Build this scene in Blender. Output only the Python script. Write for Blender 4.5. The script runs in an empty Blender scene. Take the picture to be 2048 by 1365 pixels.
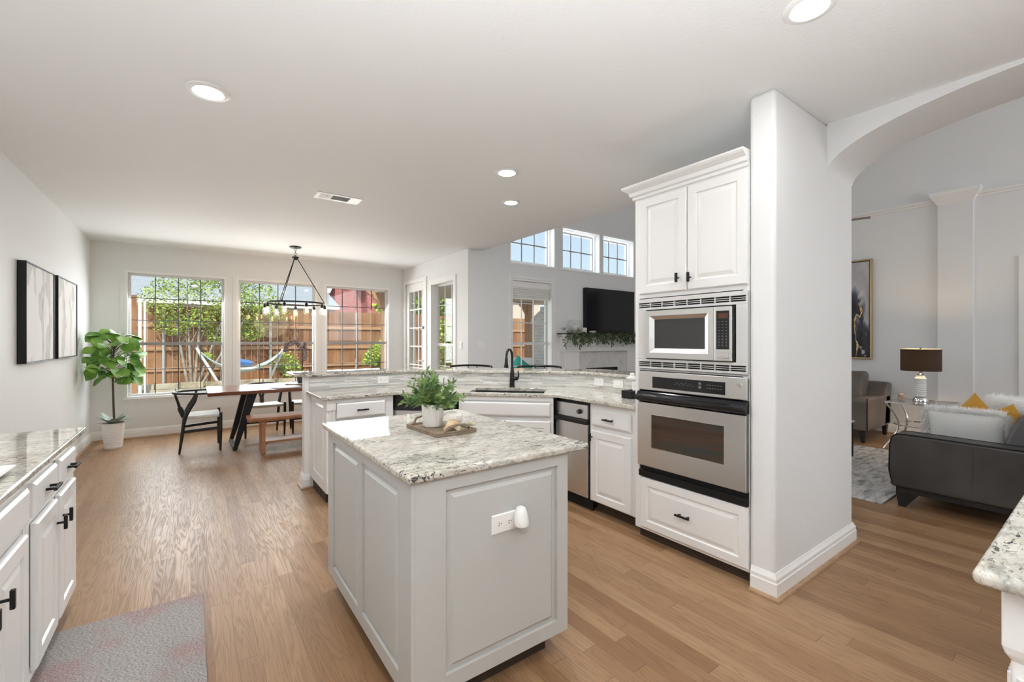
import bpy, bmesh, math, random
from mathutils import Vector, Matrix
R = math.radians
S2 = math.sqrt(2)
random.seed(7)
SC = bpy.context.scene
COL = SC.collection
H = 1.385            # camera height

# ------------------------------------------------------------------ camera
cd = bpy.data.cameras.new('camera'); cam = bpy.data.objects.new('camera', cd); COL.objects.link(cam)
cd.sensor_width = 36; cd.lens = 888.6/2048*36; cd.shift_y = -2.16/2048; cd.clip_start = 0.02; cd.clip_end = 300
cam.location = (0, 0, H); cam.rotation_euler = (R(90), 0, -0.62641)
SC.camera = cam
# ------------------------------------------------------------------ exposure
vs = SC.view_settings
SC.display_settings.display_device = 'sRGB'
vs.view_transform = 'Standard'; vs.look = 'None'; vs.gamma = 1; vs.exposure = 0.52; vs.use_curve_mapping = False
try:
    SC.cycles.use_denoising = True; SC.cycles.max_bounces = 10; SC.cycles.diffuse_bounces = 6
    SC.cycles.glossy_bounces = 5; SC.cycles.transparent_max_bounces = 16; SC.cycles.sample_clamp_indirect = 6
    SC.cycles.caustics_reflective = False; SC.cycles.caustics_refractive = False
except Exception: pass
# ------------------------------------------------------------------ sky
W = bpy.data.worlds.new('sky'); SC.world = W; W.use_nodes = True
wn = W.node_tree.nodes; wl = W.node_tree.links
bg = wn['Background']; sky = wn.new('ShaderNodeTexSky'); sky.sky_type = 'NISHITA'
sky.sun_disc = False; sky.sun_elevation = R(52); sky.sun_rotation = R(200); sky.air_density = 1.0; sky.dust_density = 2.0
hz = wn.new('ShaderNodeMix'); hz.data_type = 'RGBA'; hz.inputs[0].default_value = 0.35; hz.inputs[7].default_value = (7, 8, 9, 1)
wl.new(sky.outputs[0], hz.inputs[6]); wl.new(hz.outputs[2], bg.inputs[0]); bg.inputs[1].default_value = 0.12
# ------------------------------------------------------------------ sun and big lights
def light(name, kind, loc, energy, rot=(0, 0, 0), color=(1, 1, 1), **kw):
    l = bpy.data.lights.new(name, kind); l.energy = energy; l.color = color
    for k, v in kw.items(): setattr(l, k, v)
    o = bpy.data.objects.new(name, l); COL.objects.link(o); o.location = loc; o.rotation_euler = rot
    return o
sun = light('sun', 'SUN', (0, -10, 20), 3.1, (0, 0, 0), (1, .95, .87), angle=R(1.5))
sun.rotation_euler = Vector((0.35, 0.62, -0.80)).to_track_quat('-Z', 'Y').to_euler()
DAY = (0.955, 0.975, 1.0)
for k, (x, w) in enumerate(((-0.14, 1.1), (1.18, 1.1), (2.48, 1.1))):     # daylight at the three big windows
    light('window_daylight', 'AREA', (x, 8.52, 1.55), 34, (R(-58), 0, 0), DAY, shape='RECTANGLE', size=w, size_y=1.6)
for k, (x, w) in enumerate(((4.57, .85), (5.68, .85), (6.68, .85))):       # clerestory windows
    light('clerestory_daylight', 'AREA', (x, 6.04, 3.02), 8, (R(-70), 0, 0), DAY, shape='RECTANGLE', size=w, size_y=.62)
light('patio_daylight', 'AREA', (3.60, 7.1, 1.5), 14, (0, R(-90), 0), DAY, shape='RECTANGLE', size=1.6, size_y=1.6)
light('family_room_fill', 'AREA', (6.2, -4.2, 2.6), 75, (R(98), 0, 0), DAY, shape='RECTANGLE', size=3.5, size_y=2.5)  # added fill lamp inside the family room; no window stands behind it
light('ceiling_fill', 'AREA', (-0.1, -0.8, 0.9), 88, (R(180-4), 0, 0), (0.955, 0.98, 1.0), shape='DISK', size=1.6, spread=R(132))  # added upward disk lamp, no real fitting, to even out the kitchen ceiling

# ================================================================== helpers
class MB:
    def __init__(s): s.v = []; s.f = []
    def add(s, vs, fs):
        b = len(s.v); s.v += [tuple(v) for v in vs]; s.f += [tuple(b+i for i in f) for f in fs]; return s
    def box(s, x0, x1, y0, y1, z0, z1):
        x0, x1 = min(x0, x1), max(x0, x1); y0, y1 = min(y0, y1), max(y0, y1); z0, z1 = min(z0, z1), max(z0, z1)
        return s.add([(x0,y0,z0),(x1,y0,z0),(x1,y1,z0),(x0,y1,z0),(x0,y0,z1),(x1,y0,z1),(x1,y1,z1),(x0,y1,z1)],
            [(3,2,1,0),(4,5,6,7),(0,1,5,4),(1,2,6,5),(2,3,7,6),(3,0,4,7)])
    def prism(s, p, z0, z1):
        n = len(p); a = sum(p[i][0]*p[(i+1)%n][1]-p[(i+1)%n][0]*p[i][1] for i in range(n))
        if a < 0: p = p[::-1]
        return s.add([(x,y,z0) for x,y in p]+[(x,y,z1) for x,y in p],
            [tuple(range(n-1,-1,-1)), tuple(range(n,2*n))]+[(i,(i+1)%n,n+(i+1)%n,n+i) for i in range(n)])
    def extr(s, p, axis, a0, a1):
        """polygon in the plane across axis, swept from a0 to a1"""
        def P(u, v, a): return (a,u,v) if axis == 'x' else ((u,a,v) if axis == 'y' else (u,v,a))
        n = len(p)
        return s.add([P(u,v,a0) for u,v in p]+[P(u,v,a1) for u,v in p],
            [tuple(range(n-1,-1,-1)), tuple(range(n,2*n))]+[(i,(i+1)%n,n+(i+1)%n,n+i) for i in range(n)])
    def frame(s, x0, x1, z0, z1, y0, y1, w, wb=None, wt=None):
        wb = w if wb is None else wb; wt = w if wt is None else wt
        s.box(x0,x0+w,y0,y1,z0,z1); s.box(x1-w,x1,y0,y1,z0,z1)
        s.box(x0+w,x1-w,y0,y1,z0,z0+wb); return s.box(x0+w,x1-w,y0,y1,z1-wt,z1)
    def rings(s, rs, cap=True, capb=False):
        n = len(rs[0]); vs = [p for r in rs for p in r]; fs = []
        for k in range(len(rs)-1):
            for i in range(n): fs.append((k*n+i, k*n+(i+1)%n, (k+1)*n+(i+1)%n, (k+1)*n+i))
        if cap: fs.append(tuple((len(rs)-1)*n+i for i in range(n)))
        if capb: fs.append(tuple(range(n-1,-1,-1)))
        return s.add(vs, fs)
    def panel(s, x0, x1, z0, z1, yb, prof, capb=False):
        """nested rectangles; prof = (inset, outward height)"""
        return s.rings([[(x0+i,yb-d,z0+i),(x1-i,yb-d,z0+i),(x1-i,yb-d,z1-i),(x0+i,yb-d,z1-i)] for i,d in prof], True, capb)
    def tube(s, pts, r, n=8, cap=True):
        pts = [Vector(p) for p in pts]; m = len(pts); rr = r if isinstance(r,(list,tuple)) else [r]*m
        t0 = (pts[1]-pts[0]).normalized(); up = Vector((0,0,1)) if abs(t0.z) < .9 else Vector((1,0,0))
        nrm = t0.cross(up).normalized(); rs = []
        for i,p in enumerate(pts):
            t = ((pts[min(i+1,m-1)]-pts[i]).normalized()+(pts[i]-pts[max(i-1,0)]).normalized()).normalized()
            nrm = (nrm-t*nrm.dot(t)).normalized(); b = t.cross(nrm)
            rs.append([p+(nrm*math.cos(2*math.pi*k/n)+b*math.sin(2*math.pi*k/n))*rr[i] for k in range(n)])
        return s.rings(rs, cap, cap)
    def cyl(s, p0, p1, r0, r1=None, n=16): return s.tube([p0,p1],[r0, r0 if r1 is None else r1],n)
    def bar(s, p0, p1, w, h):
        """rectangular bar, w across in plan, h in the other direction"""
        p0=Vector(p0);p1=Vector(p1);t=(p1-p0).normalized();up=Vector((0,0,1)) if abs(t.z)<.95 else Vector((0,1,0))
        a=t.cross(up).normalized(); b=a.cross(t)
        return s.rings([[p+a*w/2*i+b*h/2*j for i,j in((-1,-1),(1,-1),(1,1),(-1,1))] for p in (p0,p1)],True,True)
    def lathe(s, prof, c=(0,0,0), n=24, cap=True):
        return s.rings([[(c[0]+r*math.cos(2*math.pi*k/n), c[1]+r*math.sin(2*math.pi*k/n), c[2]+z) for k in range(n)] for r,z in prof], cap, cap)
    def ell(s, c, rx, ry, rz, nu=16, nv=10, jit=0, seed=0):
        rnd = random.Random(seed); rs = []
        for j in range(1,nv):
            a = math.pi*j/nv; ring=[]
            for i in range(nu):
                b = 2*math.pi*i/nu; q = 1+(rnd.random()-.5)*jit
                ring.append((c[0]+rx*q*math.sin(a)*math.cos(b), c[1]+ry*q*math.sin(a)*math.sin(b), c[2]-rz*q*math.cos(a)))
            rs.append(ring)
        return s.rings(rs, True, True)
    def leaf(s, base, d, up, L, Wd, cup=.15, droop=.2, n=5, pw=.8):
        """curved leaf along d, up = face normal"""
        d=Vector(d).normalized(); up=Vector(up); up=(up-d*up.dot(d))
        up = up.normalized() if up.length>1e-4 else d.orthogonal().normalized()
        sd=d.cross(up); b=Vector(base); vs=[]
        for i in range(n+1):
            t=i/n; w=Wd/2*(math.sin(math.pi*min(1,max(0,t))**pw)**.8 if 0<t<1 else .04)
            c=b+d*L*t-up*droop*L*t*t
            vs+=[c-sd*w+up*cup*w, c, c+sd*w+up*cup*w]
        return s.add(vs,[f for i in range(n) for f in((3*i,3*i+1,3*i+4,3*i+3),(3*i+1,3*i+2,3*i+5,3*i+4))])
def set_props(o, label=None, cat=None, group=None, kind=None):
    if label: o['label']=label
    if cat: o['category']=cat
    if group: o['group']=group
    if kind: o['kind']=kind
    return o
def add(name, mb, mat, parent=None, label=None, cat=None, group=None, kind=None, bev=0, seg=2, smooth=0, loc=None, rz=0):
    me=bpy.data.meshes.new(name); me.from_pydata(mb.v,[],mb.f); me.validate()
    b=bmesh.new(); b.from_mesh(me); bmesh.ops.recalc_face_normals(b,faces=b.faces); b.to_mesh(me); b.free()
    for m in (mat if isinstance(mat,(list,tuple)) else [mat]): me.materials.append(m)
    if smooth:
        me.polygons.foreach_set('use_smooth',[True]*len(me.polygons))
        me.set_sharp_from_angle(angle=R(smooth))
    o=bpy.data.objects.new(name,me); COL.objects.link(o)
    if parent is not None: o.parent=parent
    if loc is not None: o.location=loc
    if rz: o.rotation_euler.z=rz
    if bev:
        md=o.modifiers.new('bevel','BEVEL'); md.width=bev; md.segments=seg; md.limit_method='ANGLE'; md.angle_limit=R(40)
    return set_props(o,label,cat,group,kind)
def T(name, label, cat, loc=(0,0,0), rz=0, group=None, kind=None):
    o=bpy.data.objects.new(name,None); COL.objects.link(o); o.location=loc; o.rotation_euler.z=rz; o.empty_display_size=.1
    return set_props(o,label,cat,group,kind)
def kids(o): return [c for c in bpy.data.objects if c.parent is o]
def dup(o, loc=None, rz=None, label=None, parent=None):
    c=o.copy(); COL.objects.link(c)
    if parent is not None: c.parent=parent
    if loc is not None: c.location=loc
    if rz is not None: c.rotation_euler.z=rz
    if label: c['label']=label
    for k in kids(o): dup(k,parent=c)
    return c

# ================================================================== materials
def mat(name, col=(.8,.8,.8), rough=.5, metal=0, spec=.5, emit=None, es=1, coat=0, trans=0, alpha=1, ior=1.45):
    m=bpy.data.materials.new(name); m.use_nodes=True; p=m.node_tree.nodes['Principled BSDF']
    p.inputs['Base Color'].default_value=(*col,1); p.inputs['Roughness'].default_value=rough; p.inputs['Metallic'].default_value=metal
    p.inputs['Specular IOR Level'].default_value=spec; p.inputs['Coat Weight'].default_value=coat; p.inputs['IOR'].default_value=ior
    p.inputs['Transmission Weight'].default_value=trans; p.inputs['Alpha'].default_value=alpha
    if emit: p.inputs['Emission Color'].default_value=(*emit,1); p.inputs['Emission Strength'].default_value=es
    return m
class N:
    def __init__(s,m): s.t=m.node_tree; s.p=s.t.nodes['Principled BSDF']
    def n(s,typ,**kw):
        x=s.t.nodes.new('ShaderNode'+typ)
        for k,v in kw.items(): setattr(x,k,v)
        return x
    def l(s,a,b): s.t.links.new(a,b)
    def pos(s,scale=(1,1,1),rot=(0,0,0),obj=True):
        c=s.n('TexCoord'); m=s.n('Mapping'); m.inputs['Scale'].default_value=scale; m.inputs['Rotation'].default_value=rot
        if obj: s.l(c.outputs['Object'],m.inputs[0])
        else: s.l(s.n('NewGeometry').outputs['Position'],m.inputs[0])
        return m.outputs[0]
    def noise(s,vec,scale,detail=4,rough=.5,dist=0,out='Fac'):
        x=s.n('TexNoise'); x.inputs['Scale'].default_value=scale; x.inputs['Detail'].default_value=detail
        x.inputs['Roughness'].default_value=rough; x.inputs['Distortion'].default_value=dist; s.l(vec,x.inputs['Vector']); return x.outputs[out]
    def ramp(s,fac,stops):
        x=s.n('ValToRGB'); e=x.color_ramp.elements
        while len(e)<len(stops): e.new(.5)
        for i,(q,c) in enumerate(stops): e[i].position=q; e[i].color=(*c,1) if not isinstance(c,(int,float)) else (c,c,c,1)
        s.l(fac,x.inputs[0]); return x.outputs[0]
    def math(s,op,a,b=None):
        x=s.n('Math',operation=op)
        for i,q in enumerate((a,b)):
            if q is None: continue
            if isinstance(q,(int,float)): x.inputs[i].default_value=q
            else: s.l(q,x.inputs[i])
        return x.outputs[0]
    def mix(s,f,a,b,bl='MIX'):
        x=s.n('Mix',data_type='RGBA',blend_type=bl)
        for i,q in ((0,f),(6,a),(7,b)):
            if isinstance(q,(int,float)): x.inputs[i].default_value=q
            elif isinstance(q,tuple): x.inputs[i].default_value=(*q,1)
            else: s.l(q,x.inputs[i])
        return x.outputs[2]
    def bump(s,h,st=.2,d=.01):
        x=s.n('Bump'); x.inputs['Strength'].default_value=st; x.inputs['Distance'].default_value=d
        s.l(h,x.inputs['Height']); s.l(x.outputs[0],s.p.inputs['Normal'])
    def col(s,c): s.l(c,s.p.inputs['Base Color'])
    def rgh(s,c): s.l(c,s.p.inputs['Roughness'])
def paint(name,col,rough=.55,bs=.12,sc=180):
    m=mat(name,col,rough,spec=.35); k=N(m); v=k.pos(obj=False); k.bump(k.noise(v,sc,3),bs,.004); return m
M={}
M['wall']=paint('wall_paint',(.79,.80,.803),.6,.25,70)
M['ceil']=paint('ceiling_paint',(.865,.875,.88),.7,.25,60)
M['trim']=paint('trim_paint',(.86,.86,.85),.35,.03)
M['cab']=paint('cabinet_paint',(.82,.82,.81),.32,.04)
M['isl']=paint('island_paint',(.51,.51,.49),.35,.04)
M['dark']=mat('black_metal',(.012,.012,.013),.45,.3)
M['blackwood']=mat('black_wood',(.018,.018,.019),.42)
M['blackgloss']=mat('black_gloss',(.012,.012,.014),.12)
M['chrome']=mat('chrome',(.8,.8,.8),.12,1)
M['plastic']=mat('white_plastic',(.85,.85,.83),.35)
M['white']=mat('white_ceramic',(.82,.82,.80),.3)
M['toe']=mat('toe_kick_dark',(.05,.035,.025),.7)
M['shadowgap']=mat('dark_gap',(.03,.03,.03),.8)
def steel(name='brushed_steel',axis=0,col=(.76,.76,.75)):
    m=mat(name,col,.27,1); k=N(m); sc=[2,2,2]; sc[axis]=2; sc=[300 if i!=axis else 1.5 for i in range(3)]
    v=k.pos(tuple(sc)); h=k.noise(v,1,3); k.rgh(k.ramp(h,[(.3,.31),(.7,.325)])); return m
M['steel']=steel()
def granite():
    m=mat('granite',(.6,.58,.54),.015,spec=.5); k=N(m); v=k.pos(obj=False); vs=k.pos((1,2.3,1.6),(0,0,R(28)),False)
    base=k.ramp(k.noise(vs,5,7,.62,.6),[(.28,(.33,.315,.285)),(.40,(.49,.47,.42)),(.52,(.63,.60,.53)),(.70,(.71,.69,.63))])
    tan=k.ramp(k.noise(vs,2.6,5,.6,.8),[(.52,0.),(.66,1.)]); base=k.mix(k.math('MULTIPLY',tan,.45),base,(.46,.37,.27))
    big=k.ramp(k.noise(v,2.2,3),[(.40,0.),(.60,1.)])
    gr=k.ramp(k.noise(vs,26,5,.7,.5),[(.52,0.),(.59,1.)]); base=k.mix(k.math('MULTIPLY',gr,.45),base,(.20,.195,.185))
    dk=k.ramp(k.noise(vs,34,4,.65,.9),[(.575,0.),(.615,1.)]); dk2=k.ramp(k.noise(vs,11,5,.68,1.2),[(.595,0.),(.635,1.)])
    f=k.math('MAXIMUM',k.math('MULTIPLY',dk,k.math('ADD',big,.25)),k.math('MULTIPLY',dk2,big))
    f=k.math('MINIMUM',f,1.0)
    base=k.mix(k.math('MULTIPLY',f,.93),base,(.028,.028,.03)); wh=k.ramp(k.noise(v,60,2),[(.62,0.),(.68,1.)])
    base=k.mix(k.math('MULTIPLY',wh,.4),base,(.85,.84,.80)); k.col(base); return m
M['granite']=granite()
def floor_mat():
    m=mat('oak_floor',(.4,.3,.2),.38,spec=.45); k=N(m); p=k.pos(obj=False); sp=k.n('SeparateXYZ'); k.l(p,sp.inputs[0])
    bw=.083; bx=k.math('DIVIDE',sp.outputs[0],bw); ix=k.math('FLOOR',bx); fx=k.math('FRACT',bx)
    w1=k.n('TexWhiteNoise',noise_dimensions='1D'); k.l(ix,w1.inputs['W'])
    yy=k.math('ADD',k.math('DIVIDE',sp.outputs[1],1.45),k.math('MULTIPLY',w1.outputs[0],7.3)); iy=k.math('FLOOR',yy); fy=k.math('FRACT',yy)
    cb=k.n('CombineXYZ'); k.l(ix,cb.inputs[0]); k.l(iy,cb.inputs[1]); w2=k.n('TexWhiteNoise',noise_dimensions='2D'); k.l(cb.outputs[0],w2.inputs['Vector'])
    # grain coordinates, shifted per board
    cg=k.n('CombineXYZ'); k.l(k.math('ADD',k.math('MULTIPLY',sp.outputs[0],1.0),k.math('MULTIPLY',w2.outputs[0],37.)),cg.inputs[0])
    k.l(k.math('ADD',k.math('MULTIPLY',sp.outputs[1],.06),k.math('MULTIPLY',w2.outputs[0],11.)),cg.inputs[1])
    g1=k.noise(cg.outputs[0],23,1.8,.45,.6)
    wv=k.math('SINE',k.math('MULTIPLY',g1,56.)); wv=k.math('MULTIPLY_ADD',wv,.5); wv.node.inputs[2].default_value=.5
    cg2=k.n('CombineXYZ'); k.l(k.math('MULTIPLY',sp.outputs[0],1.),cg2.inputs[0]); k.l(k.math('MULTIPLY',sp.outputs[1],.03),cg2.inputs[1])
    fine=k.noise(cg2.outputs[0],210,3,.6)
    tone=k.ramp(w2.outputs[0],[(0,(.27,.145,.070)),(.35,(.325,.186,.095)),(.7,(.365,.215,.112)),(1,(.405,.25,.138))])
    tone=k.mix(k.math('MULTIPLY',k.math('POWER',wv,4.0),.32),tone,(.15,.082,.042)); tone=k.mix(k.math('MULTIPLY',k.ramp(fine,[(.45,0.),(.7,1.)]),.30),tone,(.15,.088,.048))
    kn=k.ramp(k.noise(p,3.1,2),[(.70,0.),(.76,1.)]); tone=k.mix(k.math('MULTIPLY',kn,.35),tone,(.2,.12,.07))
    gap=k.math('MAXIMUM',k.math('LESS_THAN',fx,.018),k.math('LESS_THAN',fy,.0022)); tone=k.mix(k.math('MULTIPLY',gap,.6),tone,(.10,.06,.035))
    k.col(tone); k.rgh(k.ramp(wv,[(0,.34),(1,.46)]))
    k.bump(k.math('SUBTRACT',k.math('MULTIPLY',wv,-.5),gap),.16,.002); return m
M['floor']=floor_mat()
def wood(name,c1,c2,scale=(2,24,24),rough=.35,big=6):
    m=mat(name,c1,rough); k=N(m); v=k.pos(scale); a=k.noise(v,big/6,5,.6,1.2); k.col(k.ramp(a,[(.3,c1),(.7,c2)])); k.bump(a,.06,.002); return m
M['table']=wood('mahogany_table',(.115,.036,.018),(.21,.075,.038),rough=.22)
M['bench']=wood('bench_acacia',(.30,.125,.06),(.46,.23,.125),rough=.4)
M['cord']=mat('paper_cord',(.74,.72,.68),.8)
M['shelfdark']=mat('dark_shelf',(.03,.028,.026),.4)
def glass_pane(name='window_glass',tint=(.96,.98,.97)):
    m=bpy.data.materials.new(name); m.use_nodes=True; t=m.node_tree; t.nodes.clear()
    o=t.nodes.new('ShaderNodeOutputMaterial'); tr=t.nodes.new('ShaderNodeBsdfTransparent'); tr.inputs[0].default_value=(*tint,1)
    g=t.nodes.new('ShaderNodeBsdfGlossy'); g.inputs['Roughness'].default_value=.02; fr=t.nodes.new('ShaderNodeLayerWeight'); fr.inputs[0].default_value=.5
    pw=t.nodes.new('ShaderNodeMath'); pw.operation='POWER'; pw.inputs[1].default_value=5; t.links.new(fr.outputs['Facing'],pw.inputs[0])
    ma=t.nodes.new('ShaderNodeMath'); ma.operation='MULTIPLY_ADD'; ma.inputs[1].default_value=.85; ma.inputs[2].default_value=.03; t.links.new(pw.outputs[0],ma.inputs[0])
    mx=t.nodes.new('ShaderNodeMixShader'); t.links.new(ma.outputs[0],mx.inputs[0]); t.links.new(tr.outputs[0],mx.inputs[1]); t.links.new(g.outputs[0],mx.inputs[2]); t.links.new(mx.outputs[0],o.inputs[0]); return m
M['glass']=glass_pane()
M['clear']=glass_pane('clear_glass',(.985,.99,.99))
def leafmat(name,c1,c2,rough=.45,scale=8):
    m=mat(name,c1,rough); k=N(m); k.col(k.ramp(k.noise(k.pos(),scale,3),[(.35,c1),(.65,c2)])); m.node_tree.nodes['Principled BSDF'].inputs['Subsurface Weight'].default_value=0; return m
M['fig']=leafmat('fig_leaf',(.06,.20,.022),(.26,.48,.08),.42,7)
M['sage']=leafmat('sage_leaf',(.24,.33,.29),(.50,.58,.54),.55,14)
M['herb']=leafmat('herb_leaf',(.06,.15,.05),(.30,.42,.14),.5,22)
M['tree']=leafmat('tree_leaf',(.22,.36,.05),(.52,.62,.14),.5,3)
M['shrub']=leafmat('shrub_leaf',(.22,.38,.04),(.50,.60,.10),.5,3)
M['garl']=leafmat('garland_leaf',(.035,.07,.035),(.13,.19,.09),.6,20)
M['bark']=leafmat('bark',(.24,.20,.165),(.44,.39,.33),.8,5)
M['stem']=mat('brown_stem',(.10,.065,.04),.7)
M['soil']=mat('soil',(.03,.022,.016),.9)

# ================================================================== structure
def wallx(name, y0, y1, x0, x1, z0, z1, holes, m=None):
    """wall running along x with rectangular holes (x0,x1,z0,z1)"""
    xs=sorted({x0,x1,*[h[0] for h in holes],*[h[1] for h in holes]}); zs=sorted({z0,z1,*[h[2] for h in holes],*[h[3] for h in holes]})
    b=MB()
    for i in range(len(xs)-1):
        z=None
        for j in range(len(zs)-1):
            cx=(xs[i]+xs[i+1])/2; cz=(zs[j]+zs[j+1])/2
            inh=any(h[0]<cx<h[1] and h[2]<cz<h[3] for h in holes)
            if not inh and z is None: z=zs[j]
            if inh and z is not None: b.box(xs[i],xs[i+1],y0,y1,z,zs[j]); z=None
        if z is not None: b.box(xs[i],xs[i+1],y0,y1,z,zs[-1])
    return b
def swap(b): b.v=[(y,x,z) for x,y,z in b.v]; return b
def struct(name,b,m,parent=None,**kw): return add(name,b,m,parent,kind='structure',**kw)
XL=-1.10
struct('floor',MB().box(XL-.16,8.6,-5.0,8.36,-.12,0),M['floor'])
FW=[(-.741,.454),(.586,1.772),(1.895,3.062)]
struct('wall_far',wallx('w',8.20,8.36,XL-.16,3.5,0,2.74,[(a,b,.556,2.36) for a,b in FW]),M['wall'])
struct('wall_left',MB().box(XL-.16,XL,-5.0,8.2,0,2.74),M['wall'])
struct('wall_back',MB().box(XL,8.6,-5.16,-5.0,0,5.0),M['wall'])
struct('wall_door',swap(wallx('w',3.34,3.5,5.73,8.2,0,2.74,[(7.20,8.13,0,2.455),(6.15,6.99,.55,2.35)])),M['wall'])
CL=[(4.117,5.032),(5.228,6.138),(6.246,7.108)]
struct('wall_fireplace',wallx('w',5.73,5.93,3.5,8.6,0,5.0,[(4.127,4.998,.55,2.37)]+[(a,b,2.625,3.33) for a,b in CL]),M['wall'])
struct('wall_living',MB().box(8.43,8.6,-5.0,5.73,0,5.0),M['wall'])
struct('ceiling',MB().prism([(XL-.16,-5.0),(3.68,-5.0),(3.68,1.235),(3.6,1.235),(3.6,5.73),(3.5,5.73),(3.5,8.36),(XL-.16,8.36)],2.74,2.94),M['ceil'],bev=.012)
struct('ceiling_family',MB().box(3.4,8.6,-5.16,5.93,5.0,5.15),M['ceil'])
struct('wall_header',MB().box(3.45,3.6,-5.0,5.73,2.94,5.0),M['wall'])
struct('wall_pillar',MB().box(2.53,3.68,1.10,1.235,0,2.74),M['wall'],bev=.022,seg=4,smooth=40)
struct('wall_oven',MB().box(3.24,3.40,1.235,2.04,0,2.74),M['wall'])
def arch_wall():
    b=MB(); n=72; pts=[(1.1*math.cos(math.pi*(1-i/n)),2.44+.285*math.sin(math.pi*i/n)) for i in range(n+1)]
    b.rings([[(3.24,y,z),(3.68,y,z),(3.68,y,2.74),(3.24,y,2.74)] for y,z in pts],True,True)
    return b.box(3.24,3.68,-5.0,-1.1,0,2.74)
struct('wall_arch',arch_wall(),M['wall'],smooth=30)
# peninsula knee wall
def corner(o):  # the three-segment offset line; o measured outwards from the tile face
    y=4.48+o; x=3.2+o; q=6.37+o*S2
    return y,x,q,(q-y,y),(x,q-x)
def strip(oa,ob,xl,ye,z0,z1):
    ya,xa,qa,a1,a2=corner(oa); yb,xb,qb,b1,b2=corner(ob)
    b=MB(); P=[(xl,ya),a1,a2,(xa,ye)]; Q=[(xl,yb),b1,b2,(xb,ye)]
    return b.prism(P+Q[::-1],z0,z1)
struct('wall_peninsula',strip(0.008,.12,.86,2.045,0,1.04),M['cab'],bev=.008)
def base_prof(h=.135,t=.018): return [(0,0),(t,0),(t,h*.62),(t*.8,h*.66),(t*.8,h*.80),(t*.35,h*.92),(0.002,h),(0,h)]
def baseboard(name,pts,m=None,shoe=True,h=.135):
    """profile swept along a plan polyline; the room lies to the right of travel"""
    b=MB(); s=MB(); pts=[Vector((*p,0)) for p in pts]; n=len(pts)
    def sweep(mb,prof):
        rs=[]
        for i,p in enumerate(pts):
            ds=[]
            if i>0: ds.append((pts[i]-pts[i-1]).normalized())
            if i<n-1: ds.append((pts[i+1]-pts[i]).normalized())
            ns=[Vector((d.y,-d.x,0)) for d in ds]; nn=sum(ns,Vector()).normalized(); k=1/max(.3,nn.dot(ns[0]))
            rs.append([p+nn*k*u+Vector((0,0,v)) for u,v in prof])
        mb.rings(rs,True,True)
    sweep(b,base_prof(h)); o=struct(name,b,M['trim'])
    if shoe:
        sweep(s,[(.018,0.001),(.036,.001),(.034,.010),(.027,.017),(.018,.019)]); add('shoe_mould',s,M['shoe'],o)
    return o
M['shoe']=wood('shoe_oak',(.33,.20,.11),(.47,.31,.19),(20,20,20))
baseboard('baseboard_far',[(XL,8.2),(3.34,8.2)])
baseboard('baseboard_left',[(XL,3.32),(XL,8.18)])
baseboard('baseboard_door',[(3.34,7.13),(3.34,5.73),(4.0,5.73)])
baseboard('baseboard_pillar',[(3.68,1.235),(3.68,1.10),(2.53,1.10),(2.53,1.222)][::-1])
baseboard('baseboard_living',[(8.43,5.73),(8.43,1.53),(8.37,1.53),(8.37,1.18),(8.43,1.18),(8.43,.86)])
baseboard('baseboard_peninsula',[(1.0,4.6),(.86,4.6),(.86,4.487),(.905,4.487)])
# living wall: picture-rail moulding, pilaster, casing
pr=[(8.43,3.27),(8.405,3.275),(8.405,3.295),(8.375,3.31),(8.37,3.335),(8.43,3.335)]
struct('trim_1',MB().extr([(x,z) for x,z in pr],'y',-2.29,5.72),M['trim'])
pil=T('trim_2',None,None,kind='structure')
add('shaft',MB().box(8.37,8.43,1.18,1.53,0,3.25),M['wall'],pil,bev=.004)
add('capital',MB().rings([[(8.43-d,1.18-w,z),(8.43-d,1.53+w,z),(8.43,1.53+w,z),(8.43,1.18-w,z)] for d,w,z in((.062,.002,3.24),(.075,.015,3.27),(.085,.025,3.29),(.13,.07,3.36),(.135,.075,3.41))],True,True),M['trim'],pil)
struct('trim_3',MB().box(8.405,8.43,.70,.79,0,2.36).box(8.405,8.43,-.3,.79,2.36,2.45),M['trim'],bev=.004)

# ================================================================== windows and door (local frame: x along the wall, outside = +y)
M['sash']=mat('window_sash_grey',(.30,.30,.31),.4); M['muntin']=mat('muntin_dark',(.07,.085,.08),.5)
M['alu']=mat('white_aluminium',(.70,.71,.72),.4); M['blind']=mat('cellular_shade',(.74,.73,.70),.8)
def window(i, x0, x1, z0, z1, loc, rz, depth, cols, rows_up, rows_lo, rail, mun='muntin', lining=True, wm=.010, sash='sash'):
    w=T('window_%d'%i,None,None,loc,rz,kind='structure')
    fr=MB(); fw=.028
    if lining: fr.frame(x0,x1,z0,z1,-.012,depth-.03,fw)
    add('casing',fr,M['trim'],w)
    a,b,c,d=x0+fw,x1-fw,z0+fw,z1-fw
    sf=MB().frame(a,b,c,d,depth-.045,depth-.005,.03)
    add('sash',sf,M['alu'],w)
    if rail: add('meeting_rail',MB().box(a+.03,b-.03,depth-.055,depth-.01,rail-.022,rail+.022),M[sash],w)
    mu=MB(); A,B,Cz,D=a+.03,b-.03,c+.03,d-.03
    for k in range(1,cols): x=A+(B-A)*k/cols; mu.box(x-wm/2,x+wm/2,depth-.032,depth-.016,Cz,D)
    def hz(lo,hi,n):
        for k in range(1,n): z=lo+(hi-lo)*k/n; mu.box(A,B,depth-.034,depth-.014,z-wm/2,z+wm/2)
    if rail: hz(rail+.022,D,rows_up); hz(Cz,rail-.022,rows_lo)
    else: hz(Cz,D,rows_up)
    add('muntins',mu,M[mun],w)
    add('pane',MB().box(A-.005,B+.005,depth-.027,depth-.022,Cz-.005,D+.005),M['glass'],w)
    return w
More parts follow.
